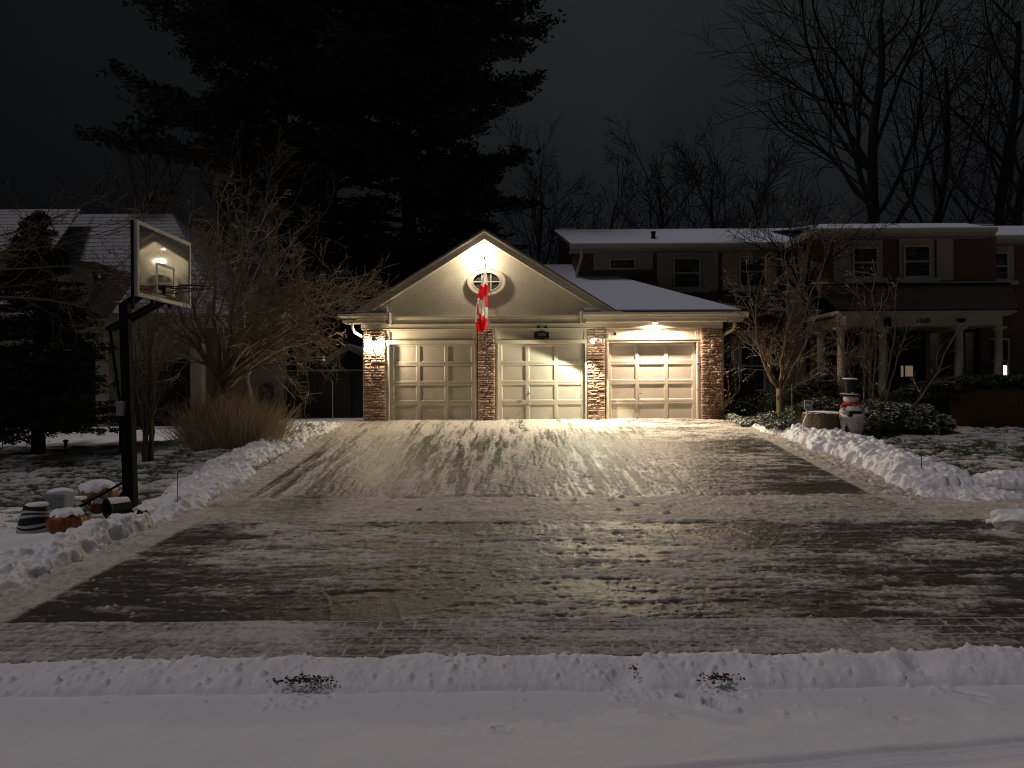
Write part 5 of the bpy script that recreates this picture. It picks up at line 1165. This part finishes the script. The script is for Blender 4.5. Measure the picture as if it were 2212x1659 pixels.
# ================================================================ PLANTS
def blob_pts(n, c, r, seed, shell=.55, lob=.35):
    rg = np.random.default_rng(seed); d = rg.normal(size=(n, 3)); d /= np.linalg.norm(d, axis=1)[:, None]
    k = 1+lob*(fbm(d[:, 0]*2.2+seed, d[:, 1]*2.2+d[:, 2]*2, seed, 4)-.5)*2
    rad = (shell+(1-shell)*rg.random(n)**.5)*k; P = d*rad[:, None]*np.array(r)+np.array(c); return P, d, rg
def shrub(label, blobs, n, m='yew_leaves', ln=.09, wd=.028, name='evergreen_shrub', cat='shrub', group=None, zmin=None, seed=1):
    VV = []; tot = sum(b_[1][0]*b_[1][2] for b_ in blobs)
    for k, (c, r) in enumerate(blobs):
        q = int(n*r[0]*r[2]/tot); P, d, rg = blob_pts(q, c, r, seed+k*7)
        D = d*.6+rg.normal(0, .45, (q, 3)); D[:, 2] = D[:, 2]*.6+.05; N_ = rg.normal(0, .35, (q, 3))+np.array([0, -.25, 1.])
        VV.append(leafmesh(P, D, N_, rg.uniform(ln*.7, ln*1.5, q), rg.uniform(wd*.8, wd*1.5, q)))
    V = np.vstack(VV).reshape(-1, 4, 3)
    base = (blobs[0][0][0], blobs[0][0][1], G(blobs[0][0][0], blobs[0][0][1]))
    V = V[V[:, :, 2].min(1) > gbase(V[:, 0, 0], V[:, 0, 1])-.02].reshape(-1, 3)
    t_ = thing(name, label, cat, base, group); o = quadsmesh('leaves', V, m, t_)
    mb = MB(); rg = random.Random(seed)
    for c, r in blobs:
        for _ in range(7):
            e = (c[0]+rg.uniform(-.7, .7)*r[0], c[1]+rg.uniform(-.7, .7)*r[1], c[2]+rg.uniform(0, .6)*r[2]); b0 = (c[0]+rg.uniform(-.15, .15)*r[0], c[1], G(c[0], c[1])-.05)
            mb.tube([b0, ((b0[0]+e[0])/2+rg.uniform(-.05, .05), c[1], (b0[2]+e[2])/2), e], [.025, .018, .006], 5)
    mb.build('stems', 'bark', t_); return t_
def B(px, py, Y, rx, ry, rz_): p = U(px, py, Y); return ((p.x, Y, p.z), (rx, ry, rz_))
gp = 'evergreen shrubs in front of the house'
shrub('dark evergreen shrub under the ground floor window right of the garage', [B(1630, 880, 20.8, .8, .6, .45), B(1600, 860, 21.5, .5, .5, .6)], 5000, seed=3, group=gp)
shrub('dark evergreen shrub behind the yard sign and stump', [B(1715, 865, 20.2, .8, .6, .55), B(1765, 852, 20.4, .7, .6, .6)], 9000, seed=5, group=gp)
shrub('low spreading evergreen with snowy tips between sign and driveway', [B(1690, 910, 18.3, .55, .5, .22), B(1725, 900, 18.6, .45, .5, .32), B(1665, 905, 18.9, .4, .4, .18)], 9000, 'cover_leaves', .07, .03, seed=8, group=gp)
shrub('snow tipped evergreen directly behind the stump', [B(1775, 884, 18.8, .65, .5, .28)], 7000, 'cover_leaves', .10, .03, seed=12, group=gp)
shrub('long snow tipped evergreen spreading right of the snowman', [B(1900, 895, 18.4, .75, .6, .40), B(1965, 905, 18.3, .7, .6, .36), B(2020, 915, 18.2, .45, .5, .26), B(1880, 912, 18.0, .5, .5, .30)], 17000, 'cover_leaves', .10, .028, seed=17, group=gp)
shrub('rounded dark evergreen mound left of the brick planter', [B(2000, 858, 19.4, .75, .6, .40), B(1960, 872, 19.3, .5, .5, .35)], 9000, seed=23, group=gp)
shrub('tall evergreen hedge growing over the brick planter at the right edge', [B(2070, 832, 19.2, .8, .5, .22), B(2140, 826, 19.2, .8, .5, .20), B(2210, 828, 19.2, .8, .5, .22), B(2280, 828, 19.2, .8, .5, .22)], 12000, seed=29, group=gp)
shrub('dark evergreen at the foot of the porch columns', [B(1835, 862, 20.6, .8, .4, .35), B(1900, 870, 20.4, .6, .4, .35)], 6000, seed=31, group=gp)
# ground cover by the right pier
n = 12000; x = nr.uniform(gx(1562), gx(1700, 19), n); y = nr.uniform(19.0, 20.7, n); k = (y > 19.5-.4*(x-6)+.3*np.sin(x*5)); x, y = x[k], y[k]; n = len(x)
V = leafmesh(np.stack([x, y, gbase(x, y)+nr.uniform(.0, .14, n)*fbm(x*2, y*2, 3)*1.8], 1), nr.normal(size=(n, 3))*np.array([1, 1, .3]), np.array([0, -.3, 1])+nr.normal(0, .3, (n, 3)), nr.uniform(.04, .08, n), nr.uniform(.03, .05, n))
o = quadsmesh('ground_cover', V, 'cover_leaves'); tag(o, 'low leafy ground cover dusted with snow beside the right pier', 'ground cover', kind='stuff')
# brick planter at right
pY = 19.0; a = UP(2318, 985, pY)
bp = thing('brick_planter', 'low brown brick planter wall at the right edge of the lawn', 'planter', (a.x+1, pY, G(a.x+1, pY)))
mb = MB(); mb.box((a.x, pY, .9), (a.x+5, pY+.3, UP(2400, 950, pY).z)); mb.box((a.x, pY+.3, .9), (a.x+.3, pY+1.3, UP(2400, 950, pY).z)); mb.build('planter_wall', 'hedge_brown', bp)
mb = MB(); mb.box((a.x-.02, pY-.03, UP(2400, 950, pY).z+.002), (a.x+5, pY+.33, UP(2400, 950, pY).z+.05)); mb.build('coping', 'hedge_brown', bp)

# brown upright twiggy shrub (left)
VV = []; mb = MB(); rg = random.Random(31)
sb_ = thing('twiggy_shrub', 'dense brown leafless shrub of upright shoots left of the garage', 'shrub', (XX(500, 17.6), 17.6, .8))
for i in range(3800):
    px = rg.triangular(350, 650, 500); Y_ = rg.uniform(16.6, 18.5); p0 = U(px*.75+500*.25+rg.uniform(-25, 25), 940, Y_); x0 = p0.x; z0 = G(x0, Y_)-.02
    lean = (px-500)/150.; hgt = rg.uniform(.6, 1.7)*(1-.35*abs(lean)**1.5)*(1.1 if rg.random() < .2 else .9)
    d = Vector((lean*.62+rg.gauss(0, .26), rg.gauss(0, .3), 1)).normalized(); pts = []; P_ = Vector((x0, Y_, z0)); nseg = 6
    for k in range(nseg): pts.append(tuple(P_)); P_ = P_+d*hgt/nseg; d = (d+Vector((rg.gauss(0, .13)+lean*.035, rg.gauss(0, .13), 0))).normalized()
    mb.tube(pts, [.0065*(1-.75*k/nseg) for k in range(nseg)], 3, cap=False)
mb.build('shoots', 'shoots', sb_)

# ---------------------------------------------------------------- bare trees
def rotv(d, ang, rg):
    a = Vector((rg.gauss(0, 1), rg.gauss(0, 1), rg.gauss(0, 1))); a = (a-a.project(d)); a = a.normalized() if a.length > 1e-5 else Vector((1, 0, 0))
    return (d*math.cos(ang)+a*math.sin(ang)).normalized()
def grow(out, p, d, L, r, lv, P, rg, ends=None):
    ns = max(3, int(L/P['seg'][min(lv, len(P['seg'])-1)])); pts = [p.copy()]; rd = [r]; r1 = max(P['rmin'], r*P.get('tap', .35)); dirs = [d]
    for k in range(ns):
        w = P['wig']*(1 if lv else .6); d = (d+Vector((rg.gauss(0, w), rg.gauss(0, w), rg.gauss(0, w)))+Vector((0, 0, P['trop'][min(lv, len(P['trop'])-1)]))).normalized()
        p = p+d*(L/ns); pts.append(p.copy()); rd.append(r+(r1-r)*(k+1)/ns); dirs.append(d)
    out.append((pts, rd, lv))
    if ends is not None and lv >= P['max']-1: ends.append(pts[-1]); 
    if lv < P['max']:
        nk = P['kids'][min(lv, len(P['kids'])-1)]
        for q in range(nk):
            f_ = P.get('f0', .25)+(1-P.get('f0', .25))*(q+rg.random())/nk; i = min(ns, int(f_*ns)); fr_ = min(1, f_)*ns-i if i < ns else 0
            b0 = pts[i].lerp(pts[min(ns, i+1)], max(0, fr_))
            nd = rotv(dirs[i], math.radians(rg.uniform(*P['ang'])), rg)
            grow(out, b0, nd, L*P['ratio']*rg.uniform(.7, 1.2)*(1.15-.5*f_), max(P['rmin'], rd[i]*P['rk']), lv+1, P, rg, ends)
def tree_from(name, label, base, limbs, P, seed, m, group=None, cat='tree', buds=0, trunk_lv=0, cut=None):
    rg = random.Random(seed); t_ = thing(name, label, cat, tuple(base), group); tr, cw = MB(), MB(); ends = []
    sides = [8, 6, 5, 4, 3, 3]
    for (pts, rd) in limbs['paths']: tr.tube([tuple(q) for q in pts], rd, 9)
    out = []
    for (p, d, L, r, lv) in limbs['seeds']: grow(out, Vector(p), Vector(d).normalized(), L, r, lv, P, rg, ends)
    for pts, rd, lv in out:
        if cut and cut(pts[len(pts)//2]): continue
        (tr if lv == 0 else cw).tube([tuple(q) for q in pts], rd, sides[min(lv, 5)] if lv else 7, cap=False)
    if tr.n: tr.build('trunk', m, t_, smooth=True)
    if cw.n: cw.build('branches', m, t_)
    if buds:
        k = [rg.choice(ends) for _ in range(buds)]; C = np.array([tuple(q) for q in k]); n = len(C); D = nr.normal(0, .3, (n, 3))+np.array([0, 0, 1.])
        V = leafmesh(C, D, nr.normal(size=(n, 3)), nr.uniform(.035, .06, n), .022); tag(quadsmesh('buds', V, 'buds', t_), kind='stuff')
    return t_, out
def curve(a, b_, sag=0, n=8, wob=.05, rg=rnd, bend=(0, 0, 0)):
    a, b_ = Vector(a), Vector(b_); L = (b_-a).length; o = []
    for i in range(n+1):
        t = i/n; q = a.lerp(b_, t)+Vector(bend)*math.sin(math.pi*t)+Vector((0, 0, -sag*math.sin(math.pi*t)))
        if 0 < i < n: q += Vector((rg.gauss(0, wob), rg.gauss(0, wob), rg.gauss(0, wob)))*L*.25
        o.append(q)
    return o
def limbs_from(fork, targets, Y0, r0, rg, seeds_per=10, L=1.2, lv=1, spr=.45):
    paths = []; seeds = []
    for (px, py, Yt, bx, bz, rr) in targets:
        e = U(px, py, Yt); st0 = Vector(fork)+Vector((rg.uniform(-.05, .05), rg.uniform(-.05, .05), rg.uniform(-spr, spr*.2))); pts = curve(st0, e, 0, 10, .035, rg, (bx, 0, bz)); rd = [rr*(1-.8*k/10) for k in range(11)]; paths.append((pts, rd))
        for k in range(seeds_per):
            i = rg.uniform(2.5, 10); i0 = int(min(9, i)); q = pts[i0].lerp(pts[i0+1], i-i0 if i < 10 else 1); d = (pts[i0+1]-pts[i0]).normalized()
            seeds.append((q, rotv(d, math.radians(rg.uniform(20, 60)), rg), L*rg.uniform(.6, 1.2), max(.006, rd[i0]*.45), lv))
        seeds.append((pts[-1], pts[-1]-pts[-2], L, rd[-1], lv))
    return paths, seeds
# spreading crab-apple like tree at left, reaching towards the garage
rg = random.Random(5); TY = 18.0
f0 = U(478, 812, TY); g0_ = Vector((XX(462, TY, 930), TY, G(XX(462, TY, 930), TY)-.1))
paths = [(curve(g0_, f0, 0, 8, .02, rg, (-.08, 0, 0)), [.17, .165, .16, .155, .15, .15, .16, .15, .13])]
T1 = [(400, 560, 17.5, -.2, .1, .07), (470, 500, 18.4, -.15, .1, .07), (545, 520, 17.4, -.1, .1, .075), (600, 590, 18.8, 0, .25, .07), (660, 640, 17.2, 0, .45, .075), (715, 655, 18.6, 0, .55, .07),
      (770, 690, 17.6, 0, .55, .06), (800, 640, 18.4, 0, .75, .06), (760, 600, 17.8, 0, .6, .055), (835, 668, 17.2, 0, .6, .05), (330, 540, 18, -.2, .1, .05), (730, 735, 18.3, 0, .5, .055), (680, 800, 17.2, .1, .35, .05), (650, 745, 19.2, .1, .3, .06), (330, 690, 17.4, -.05, .3, .055), (290, 610, 18.4, 0, .2, .05), (350, 770, 17.0, 0, .2, .045), (590, 700, 16.8, 0, .3, .05), (510, 610, 19.2, 0, .1, .06)]
pa, se = limbs_from(f0, T1, TY, .07, rg, 14, 1.25)
PT = dict(seg=[.2, .16, .12, .10], wig=.13, trop=[.01, .005, -.005, -.02], kids=[4, 5, 4], ratio=.55, ang=(22, 60), rk=.55, rmin=.0045, max=3)
tree_from('bare_tree', 'spreading bare tree whose twigs reach the left corner of the garage', g0_, dict(paths=paths+pa, seeds=se), PT, 6, 'bark_snow', cut=lambda q: q.x > -2.9 or (q.x > -4.3 and q.z < 4.0))
# young upright tree standing behind it (tall yellowish shoots)
b0 = Vector((XX(545, 20, 900), 20.0, .9)); fk = U(520, 640, 20)
pa, se = limbs_from(fk, [(520, 370, 20.3, 0, 0, .04), (590, 360, 20, 0, .1, .04), (640, 430, 20.3, 0, .15, .04), (460, 420, 20.2, -.1, 0, .035), (690, 470, 20, 0, .2, .035)], 20, .04, rg, 8, 1.1)
tree_from('bare_tree', 'slender bare tree rising behind the spreading tree, against the pines', b0, dict(paths=[(curve(b0, fk, 0, 8, .02, rg), [.09]*4+[.075]*5)]+pa, seeds=se), dict(PT, kids=[3, 4, 3]), 9, 'bark')
# small multi stem shrub tree next to the hoop
rg = random.Random(15); b0 = Vector((XX(322, 15.4, 950), 15.4, G(XX(322, 15.4, 950), 15.4)-.05)); paths = []; seeds = []
for k, (tx, ty) in enumerate(((285, 720), (300, 690), (318, 700), (330, 680), (345, 720), (300, 770), (355, 760), (272, 790), (338, 640))):
    e = U(tx, ty, 15.4+rg.uniform(-.4, .4)); c_ = curve(b0+Vector((rg.uniform(-.09, .09), rg.uniform(-.1, .1), 0)), e, 0, 9, .03, rg, ((tx-318)*-.002, 0, 0)); rd = [.038-.003*q for q in range(10)]; paths.append((c_, rd))
    for q in range(9): i = rg.randint(3, 8); seeds.append((c_[i], rotv((c_[i+1]-c_[i]).normalized(), math.radians(rg.uniform(15, 50)), rg), rg.uniform(.35, .8), .009, 2))
tree_from('multi_stem_shrub', 'small bare shrub of many upright stems right of the hoop pole', b0, dict(paths=paths, seeds=seeds), dict(PT, kids=[3, 3, 3]), 16, 'bark', cat='shrub')
# branches hanging in from the left over the neighbour roof
rg = random.Random(25); b0 = Vector((-15.5, 14.5, .7)); fk = Vector((-15.3, 14.5, 3.2))
pa, se = limbs_from(fk, [(190, 575, 14.6, 0, .3, .055), (120, 470, 14.8, 0, .3, .05), (260, 680, 14.2, .1, .7, .05), (60, 520, 14.5, 0, .3, .04), (230, 500, 15, 0, .4, .04), (150, 640, 14.4, 0, .3, .035)], 15, .05, rg, 12, 1.3)
tree_from('bare_tree', 'bare tree at the left edge with long branches over the neighbour roof', b0, dict(paths=[(curve(b0, fk, 0, 6, .01, rg), [.2]*7)]+pa, seeds=se), dict(PT, kids=[3, 4, 3]), 26, 'bark')
# magnolia right
rg = random.Random(35); MY = 19.3
b0 = Vector((XX(1688, MY, 880), MY, G(XX(1688, MY, 880), MY)-.05))
fk = U(1684, 838, MY)
pa, se = limbs_from(fk, [(1665, 740, 19.2, -.25, 0, .05), (1760, 690, 19.0, -.05, -.15, .05), (1730, 600, 19.5, -.1, 0, .05), (1640, 620, 19.0, -.3, 0, .04), (1795, 760, 18.8, 0, -.15, .04), (1700, 520, 19.6, .1, 0, .04), (1790, 540, 19.4, 0, 0, .04), (1612, 560, 19.2, -.2, -.1, .03)], MY, .05, rg, 9, .95)
tree_from('magnolia_tree', 'budding multi trunk bare tree between the garage and the porch', b0, dict(paths=[(curve(b0, fk, 0, 4, .02, rg), [.12, .11, .10, .095, .09])]+pa, seeds=se), dict(PT, kids=[3, 4, 3], ang=(25, 65), wig=.11), 36, 'bark_snow', buds=480, group=None)
# dark twiggy crown overlapping the roof snow
rg = random.Random(45); b0 = Vector((XX(1745, 20.6, 900), 20.7, 1.0)); fk = U(1740, 620, 20.7)
pa, se = limbs_from(fk, [(1600, 505, 20.6, 0, .2, .04), (1650, 495, 20.8, 0, .1, .04), (1700, 480, 20.6, 0, 0, .04), (1760, 480, 20.8, 0, 0, .035), (1820, 490, 20.6, 0, .1, .035), (1870, 510, 20.7, 0, .2, .035)], 20.7, .05, rg, 11, .9)
tree_from('bare_tree', 'dark bare tree whose top crosses the snowy house roof', b0, dict(paths=[(curve(b0, fk, 0, 8, .02, rg), [.10]*5+[.08]*4)]+pa, seeds=se), dict(PT, kids=[3, 4, 2]), 46, 'bark_far', cut=lambda q: q.y > 21.35)
# pale multi stem tree in front of the porch
rg = random.Random(55); VY = 18.9; b0 = Vector((XX(1880, VY, 900), VY, G(XX(1880, VY), VY)-.05)); paths = []; se = []
for (x0, tx, ty, bx, bz, r, Yt) in ((1872, 1868, 640, -.05, 0, .03, 18.9), (1880, 1905, 640, -.12, 0, .05, 18.8), (1893, 1960, 700, -.05, -.15, .035, 18.9), (1886, 2075, 700, .1, -.45, .04, 18.5), (1868, 1800, 690, .05, -.1, .035, 19), (1863, 1770, 780, .1, .1, .025, 18.8), (1878, 1885, 560, .1, 0, .035, 19.1), (1890, 1940, 600, .12, 0, .03, 18.7), (1864, 1825, 760, 0, 0, .02, 18.6), (1884, 1850, 620, .1, 0, .025, 18.9)):
    a = Vector((XX(x0, VY, 890), VY+rg.uniform(-.1, .1), b0.z)); c_ = curve(a, U(tx, ty, Yt), 0, 10, .03, rg, (bx, 0, bz)); rd = [r*(1-.07*k) for k in range(11)]; paths.append((c_, rd))
    for q in range(9): i = rg.randint(4, 9); se.append((c_[i], rotv((c_[i+1]-c_[i]).normalized(), math.radians(rg.uniform(20, 60)), rg), rg.uniform(.4, .9), rd[i]*.5, 2))
tree_from('multi_stem_tree', 'pale thin stemmed tree growing in front of the porch columns', b0, dict(paths=paths, seeds=se), dict(PT, kids=[3, 4, 4]), 56, 'bark_snow', buds=120)
# climbing vine on right pier
rg = random.Random(65); vx0, vx1 = P4[0], P4[1]; vn_ = thing('climbing_vine', 'tangled leafless vine with a few orange leaves on the right stone pier', 'vine', ((vx0+vx1)/2+.2, 20.5, 1.2)); mb = MB(); C = []
for i in range(26):
    x = rg.uniform(vx0+.2, vx1+.05); p = Vector((x, 20.55, 1.15)); d = Vector((rg.uniform(-.15, .3), -.03, 1)).normalized(); pts = [p.copy()]; H = rg.uniform(1.0, 2.5)
    while p.z < 1.15+H:
        d = (d+Vector((rg.gauss(0, .28), rg.gauss(0, .10), rg.gauss(.08, .15)))).normalized(); p = p+d*.09
        p.x = max(p.x, vx0+.05); p.x = min(p.x, vx1+.40); lim = 20.575 if p.x < vx1 else 20.9; p.y = min(max(p.y, 20.38), lim); pts.append(p.copy())
        if rg.random() < .13:
            tw = [p.copy()]; dd = Vector((rg.uniform(-.8, 1), -rg.uniform(.2, .9), rg.uniform(-.2, .8))).normalized(); q = p.copy()
            for _ in range(4): dd = (dd+Vector((rg.gauss(0, .25), rg.gauss(0, .2), rg.gauss(0, .25)))).normalized(); q = q+dd*.055; tw.append(q.copy())
            mb.tube([tuple(v) for v in tw], .003, 3, cap=False)
            if rg.random() < .75: C.append(tuple(tw[-1]))
            if rg.random() < .5: C.append(tuple(tw[2]))
    mb.tube([tuple(v) for v in pts], [.006*(1-.5*k/len(pts)) for k in range(len(pts))], 4, cap=False)
mb.build('stems', 'bark', vn_); C = np.array(C); n = len(C); V = leafmesh(C, nr.normal(size=(n, 3)), nr.normal(size=(n, 3)), nr.uniform(.05, .085, n), nr.uniform(.03, .05, n)); quadsmesh('leaves', V, 'dry_leaves', vn_)

# ---------------------------------------------------------------- far bare trees
PF = dict(seg=[.8, .6, .45, .35], wig=.10, trop=[.03, .05, .03, .0], kids=[12, 9, 8], ratio=.5, ang=(22, 55), rk=.45, rmin=.011, max=3, f0=.22)
def far(label, px, pyt, Y, seed, m='bark_far', r=.22, lean=0, **kw):
    b0 = Vector((XX(px, Y, 800), Y, G(XX(px, Y, 800), Y)-.2)); H = U(px, pyt, Y).z-b0.z
    tree_from('bare_tree', label, b0, dict(paths=[], seeds=[(b0, (lean, 0, 1), H*.86, r, 0)]), dict(PF, **kw), seed, m, 'far bare trees behind the houses')
far('far bare tree just right of the gable peak', 1150, 330, 42, 101, r=.2)
far('far bare tree behind the left end of the house roof', 1275, 380, 44, 102, r=.16)
far('far bare tree with a forked crown above the roof vent', 1400, 310, 46, 103, lean=.1)
far('far thin bare tree above the middle of the house roof', 1545, 330, 44, 104, r=.17, lean=-.12)
far('far slim bare tree left of the big right hand trees', 1660, 360, 43, 105, r=.15)
far('huge spreading bare tree above the porch side of the roof', 1840, -60, 36, 106, r=.38, kids=[14, 10, 10], ratio=.54, f0=.3)
far('big bare tree between the two tallest crowns', 1975, 30, 40, 107, r=.3, kids=[9, 7, 6])
far('tall bare tree near the right edge of the view', 2120, -80, 37, 108, r=.34, kids=[10, 8, 6], ratio=.55)
far('dark bare tree at the very right edge', 2230, 60, 34, 109, r=.28)
far('reddish bare tree above the left neighbour roof', 330, 330, 33, 110, 'bark_red', .2, kids=[12, 8, 7])
far('second reddish bare tree nearer the pines', 480, 370, 32, 111, 'bark_red', .16, kids=[10, 8, 7])

# ---------------------------------------------------------------- pines
def needles(C, rg, k, spread, ln, wd):
    n = len(C)*k; P = np.repeat(C, k, 0)+rg.normal(0, 1, (n, 3))*spread
    return leafmesh(P, rg.normal(size=(n, 3))*np.array([1, 1, .55]), rg.normal(size=(n, 3)), rg.uniform(ln*.6, ln*1.4, n), rg.uniform(wd*.6, wd*1.4, n))
def pine(label, px, Y, top, low, rad, seed, tr=.32, n_br=60, group='tall black pines behind the garage', prof=None, side=None):
    rg = random.Random(seed); ng = np.random.default_rng(seed); x = XX(px, Y, 500); zb = G(x, Y)-.2; t_ = thing('pine_tree', label, 'tree', (x, Y, zb), group)
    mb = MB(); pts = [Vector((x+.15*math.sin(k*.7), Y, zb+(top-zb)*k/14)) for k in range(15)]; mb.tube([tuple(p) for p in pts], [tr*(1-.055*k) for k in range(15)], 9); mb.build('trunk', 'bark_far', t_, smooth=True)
    br = MB(); C = []
    for i in range(n_br):
        f_ = (i+rg.random())/n_br; z = low+(top-low)*f_; R_ = rad*(prof(f_) if prof else (1-.8*f_))*rg.uniform(.65, 1.1); az = rg.uniform(0, 2*math.pi)
        if side: R_ *= side(az, f_)
        p = Vector((x, Y, z)); d = Vector((math.cos(az), math.sin(az), rg.uniform(-.05, .25))); n = max(5, int(R_/.35)); q = [p.copy()]
        for k in range(n): d = (d+Vector((rg.gauss(0, .07), rg.gauss(0, .07), rg.gauss(0, .05)-.01+.03*(k/n)))); d.normalize(); p = p+d*(R_/n); q.append(p.copy())
        br.tube([tuple(v) for v in q], [max(.012, tr*.28*(1-f_*.5)*(1-.85*k/n)) for k in range(n+1)], 4, cap=False)
        for k in range(2, n+1):
            t = k/n
            for s_ in range(3 if t > .25 else 1):
                a2 = az+rg.choice((-1, 1))*rg.uniform(.5, 1.2); l2 = R_*.26*(1.25-t*.7)*rg.uniform(.5, 1.2); e = q[k]+Vector((math.cos(a2), math.sin(a2), rg.uniform(-.05, .22)))*l2
                br.tube([tuple(q[k]), tuple(q[k].lerp(e, .5)+Vector((0, 0, .03))), tuple(e)], [.02, .014, .008], 3, cap=False)
                m_ = max(2, int(l2/.22))
                for w in range(m_): C.append(tuple(q[k].lerp(e, (w+1)/m_)))
    br.build('branches', 'bark_far', t_)
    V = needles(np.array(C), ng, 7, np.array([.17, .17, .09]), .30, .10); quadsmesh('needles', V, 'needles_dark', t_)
pine('huge dark pine with open lower branches left of the gable', 616, 30, 24, 10.8, 8.0, 201, .42, 66, prof=lambda f: .62+.4*math.sin(f*2.6+.3), side=lambda az, f: 1.0)
pine('dense dark pine leaning over the garage, right of its twin', 885, 31, 24, 4.5, 5.5, 202, .40, 135, prof=lambda f: .60+.5*math.sin(min(1, f*1.1)*2.7))
pine('shorter dark pine filling the gap below the two tall ones', 720, 33, 16, 3.0, 4.4, 203, .3, 70, prof=lambda f: .9-.4*f)
# spruce at the far left
def spruce(label, px, Y, pyt, pyb, rad, seed):
    rg = random.Random(seed); ng = np.random.default_rng(seed); x = XX(px, Y, 800); zb = G(x, Y)-.1; top = U(px, pyt, Y).z; low = U(px, pyb, Y).z
    t_ = thing('spruce_tree', label, 'tree', (x, Y, zb)); mb = MB(); mb.tube([(x, Y, zb), (x, Y, (zb+top)/2), (x, Y, top)], [.15, .1, .02], 8); mb.build('trunk', 'bark_far', t_, smooth=True)
    br = MB(); C = []; nb = 210
    for i in range(nb):
        f_ = (i+rg.random())/nb; z = low+(top-low)*f_; R_ = rad*(1-f_)**.8*rg.uniform(.75, 1.1)+.08; az = rg.uniform(0, 2*math.pi); n = 7; p = Vector((x, Y, z)); q = [p.copy()]
        for k in range(n): t = k/n; p = p+Vector((math.cos(az), math.sin(az), -.28+.5*t))*(R_/n); q.append(p.copy())
        br.tube([tuple(v) for v in q], [.018*(1-.7*k/n) for k in range(n+1)], 3, cap=False)
        for k in range(1, n+1):
            for s_ in range(3):
                a2 = az+rg.choice((-1, 1))*rg.uniform(.4, .9); l2 = R_*.28*(1.2-k/n*.6); e = q[k]+Vector((math.cos(a2), math.sin(a2), -.12))*l2
                for w in range(max(2, int(l2/.10))): C.append(tuple(q[k].lerp(e, (w+1)/max(2, int(l2/.10)))))
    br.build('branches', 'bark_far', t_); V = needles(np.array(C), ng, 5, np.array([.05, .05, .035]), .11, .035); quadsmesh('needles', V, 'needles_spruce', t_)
spruce('dark spruce standing in front of the left neighbour house', 82, 16.6, 462, 925, 1.75, 301)

# ================================================================ SKY AND LIGHT
w = bpy.data.worlds.new('World'); sc.world = w; w.use_nodes = True; nt = w.node_tree; L = nt.links.new
bg = nt.nodes['Background']
tc = N(nt, 'ShaderNodeTexCoord'); sx = N(nt, 'ShaderNodeSeparateXYZ'); L(tc.outputs['Generated'], sx.inputs[0])
rp = N(nt, 'ShaderNodeValToRGB'); L(sx.outputs['Z'], rp.inputs['Fac'])
e = rp.color_ramp.elements; e[0].position = 0; e[0].color = (.0038, .0034, .0040, 1); e[1].position = 1; e[1].color = (.045, .047, .055, 1)
q = e.new(.18); q.color = (.0062, .0066, .0076, 1); q = e.new(.45); q.color = (.0105, .0112, .0115, 1)
no = N(nt, 'ShaderNodeTexNoise', Scale=1.6, Detail=4.0); L(tc.outputs['Generated'], no.inputs['Vector'])
mr = N(nt, 'ShaderNodeMapRange'); L(no.outputs['Fac'], mr.inputs['Value']); mr.inputs['From Min'].default_value = .3; mr.inputs['From Max'].default_value = .7; mr.inputs['To Min'].default_value = .55; mr.inputs['To Max'].default_value = 1.55
mg = N(nt, 'ShaderNodeMapRange'); L(sx.outputs['X'], mg.inputs['Value']); mg.inputs['From Min'].default_value = -.55; mg.inputs['From Max'].default_value = .15; mg.inputs['To Min'].default_value = .45; mg.inputs['To Max'].default_value = 1.1
mu = N(nt, 'ShaderNodeMath', operation='MULTIPLY'); L(mr.outputs[0], mu.inputs[0]); L(mg.outputs[0], mu.inputs[1])
L(rp.outputs['Color'], bg.inputs['Color']); L(mu.outputs[0], bg.inputs['Strength'])
s = bpy.data.lights.new('sky_glow', 'SUN'); s.energy = .57; s.angle = R(12); s.color = (1.0, .885, .90)
so = bpy.data.objects.new('sky_glow', s); COL.objects.link(so); so.rotation_euler = Vector((.55, .16, -1)).to_track_quat('-Z', 'Y').to_euler()
sc.view_settings.view_transform = 'Standard'; sc.view_settings.look = 'None'; sc.view_settings.gamma = 1; sc.view_settings.exposure = 0; sc.view_settings.use_curve_mapping = False
cy = sc.cycles; sc.render.engine = 'CYCLES'; cy.use_denoising = True; cy.denoiser = 'OPENIMAGEDENOISE'
sc.cycles.pixel_filter_type = 'BLACKMAN_HARRIS'; cy.filter_width = 1.1; cy.max_bounces = 6; cy.diffuse_bounces = 3; cy.glossy_bounces = 3; cy.transparent_max_bounces = 8; cy.sample_clamp_indirect = 3; cy.use_adaptive_sampling = True; cy.adaptive_threshold = .02
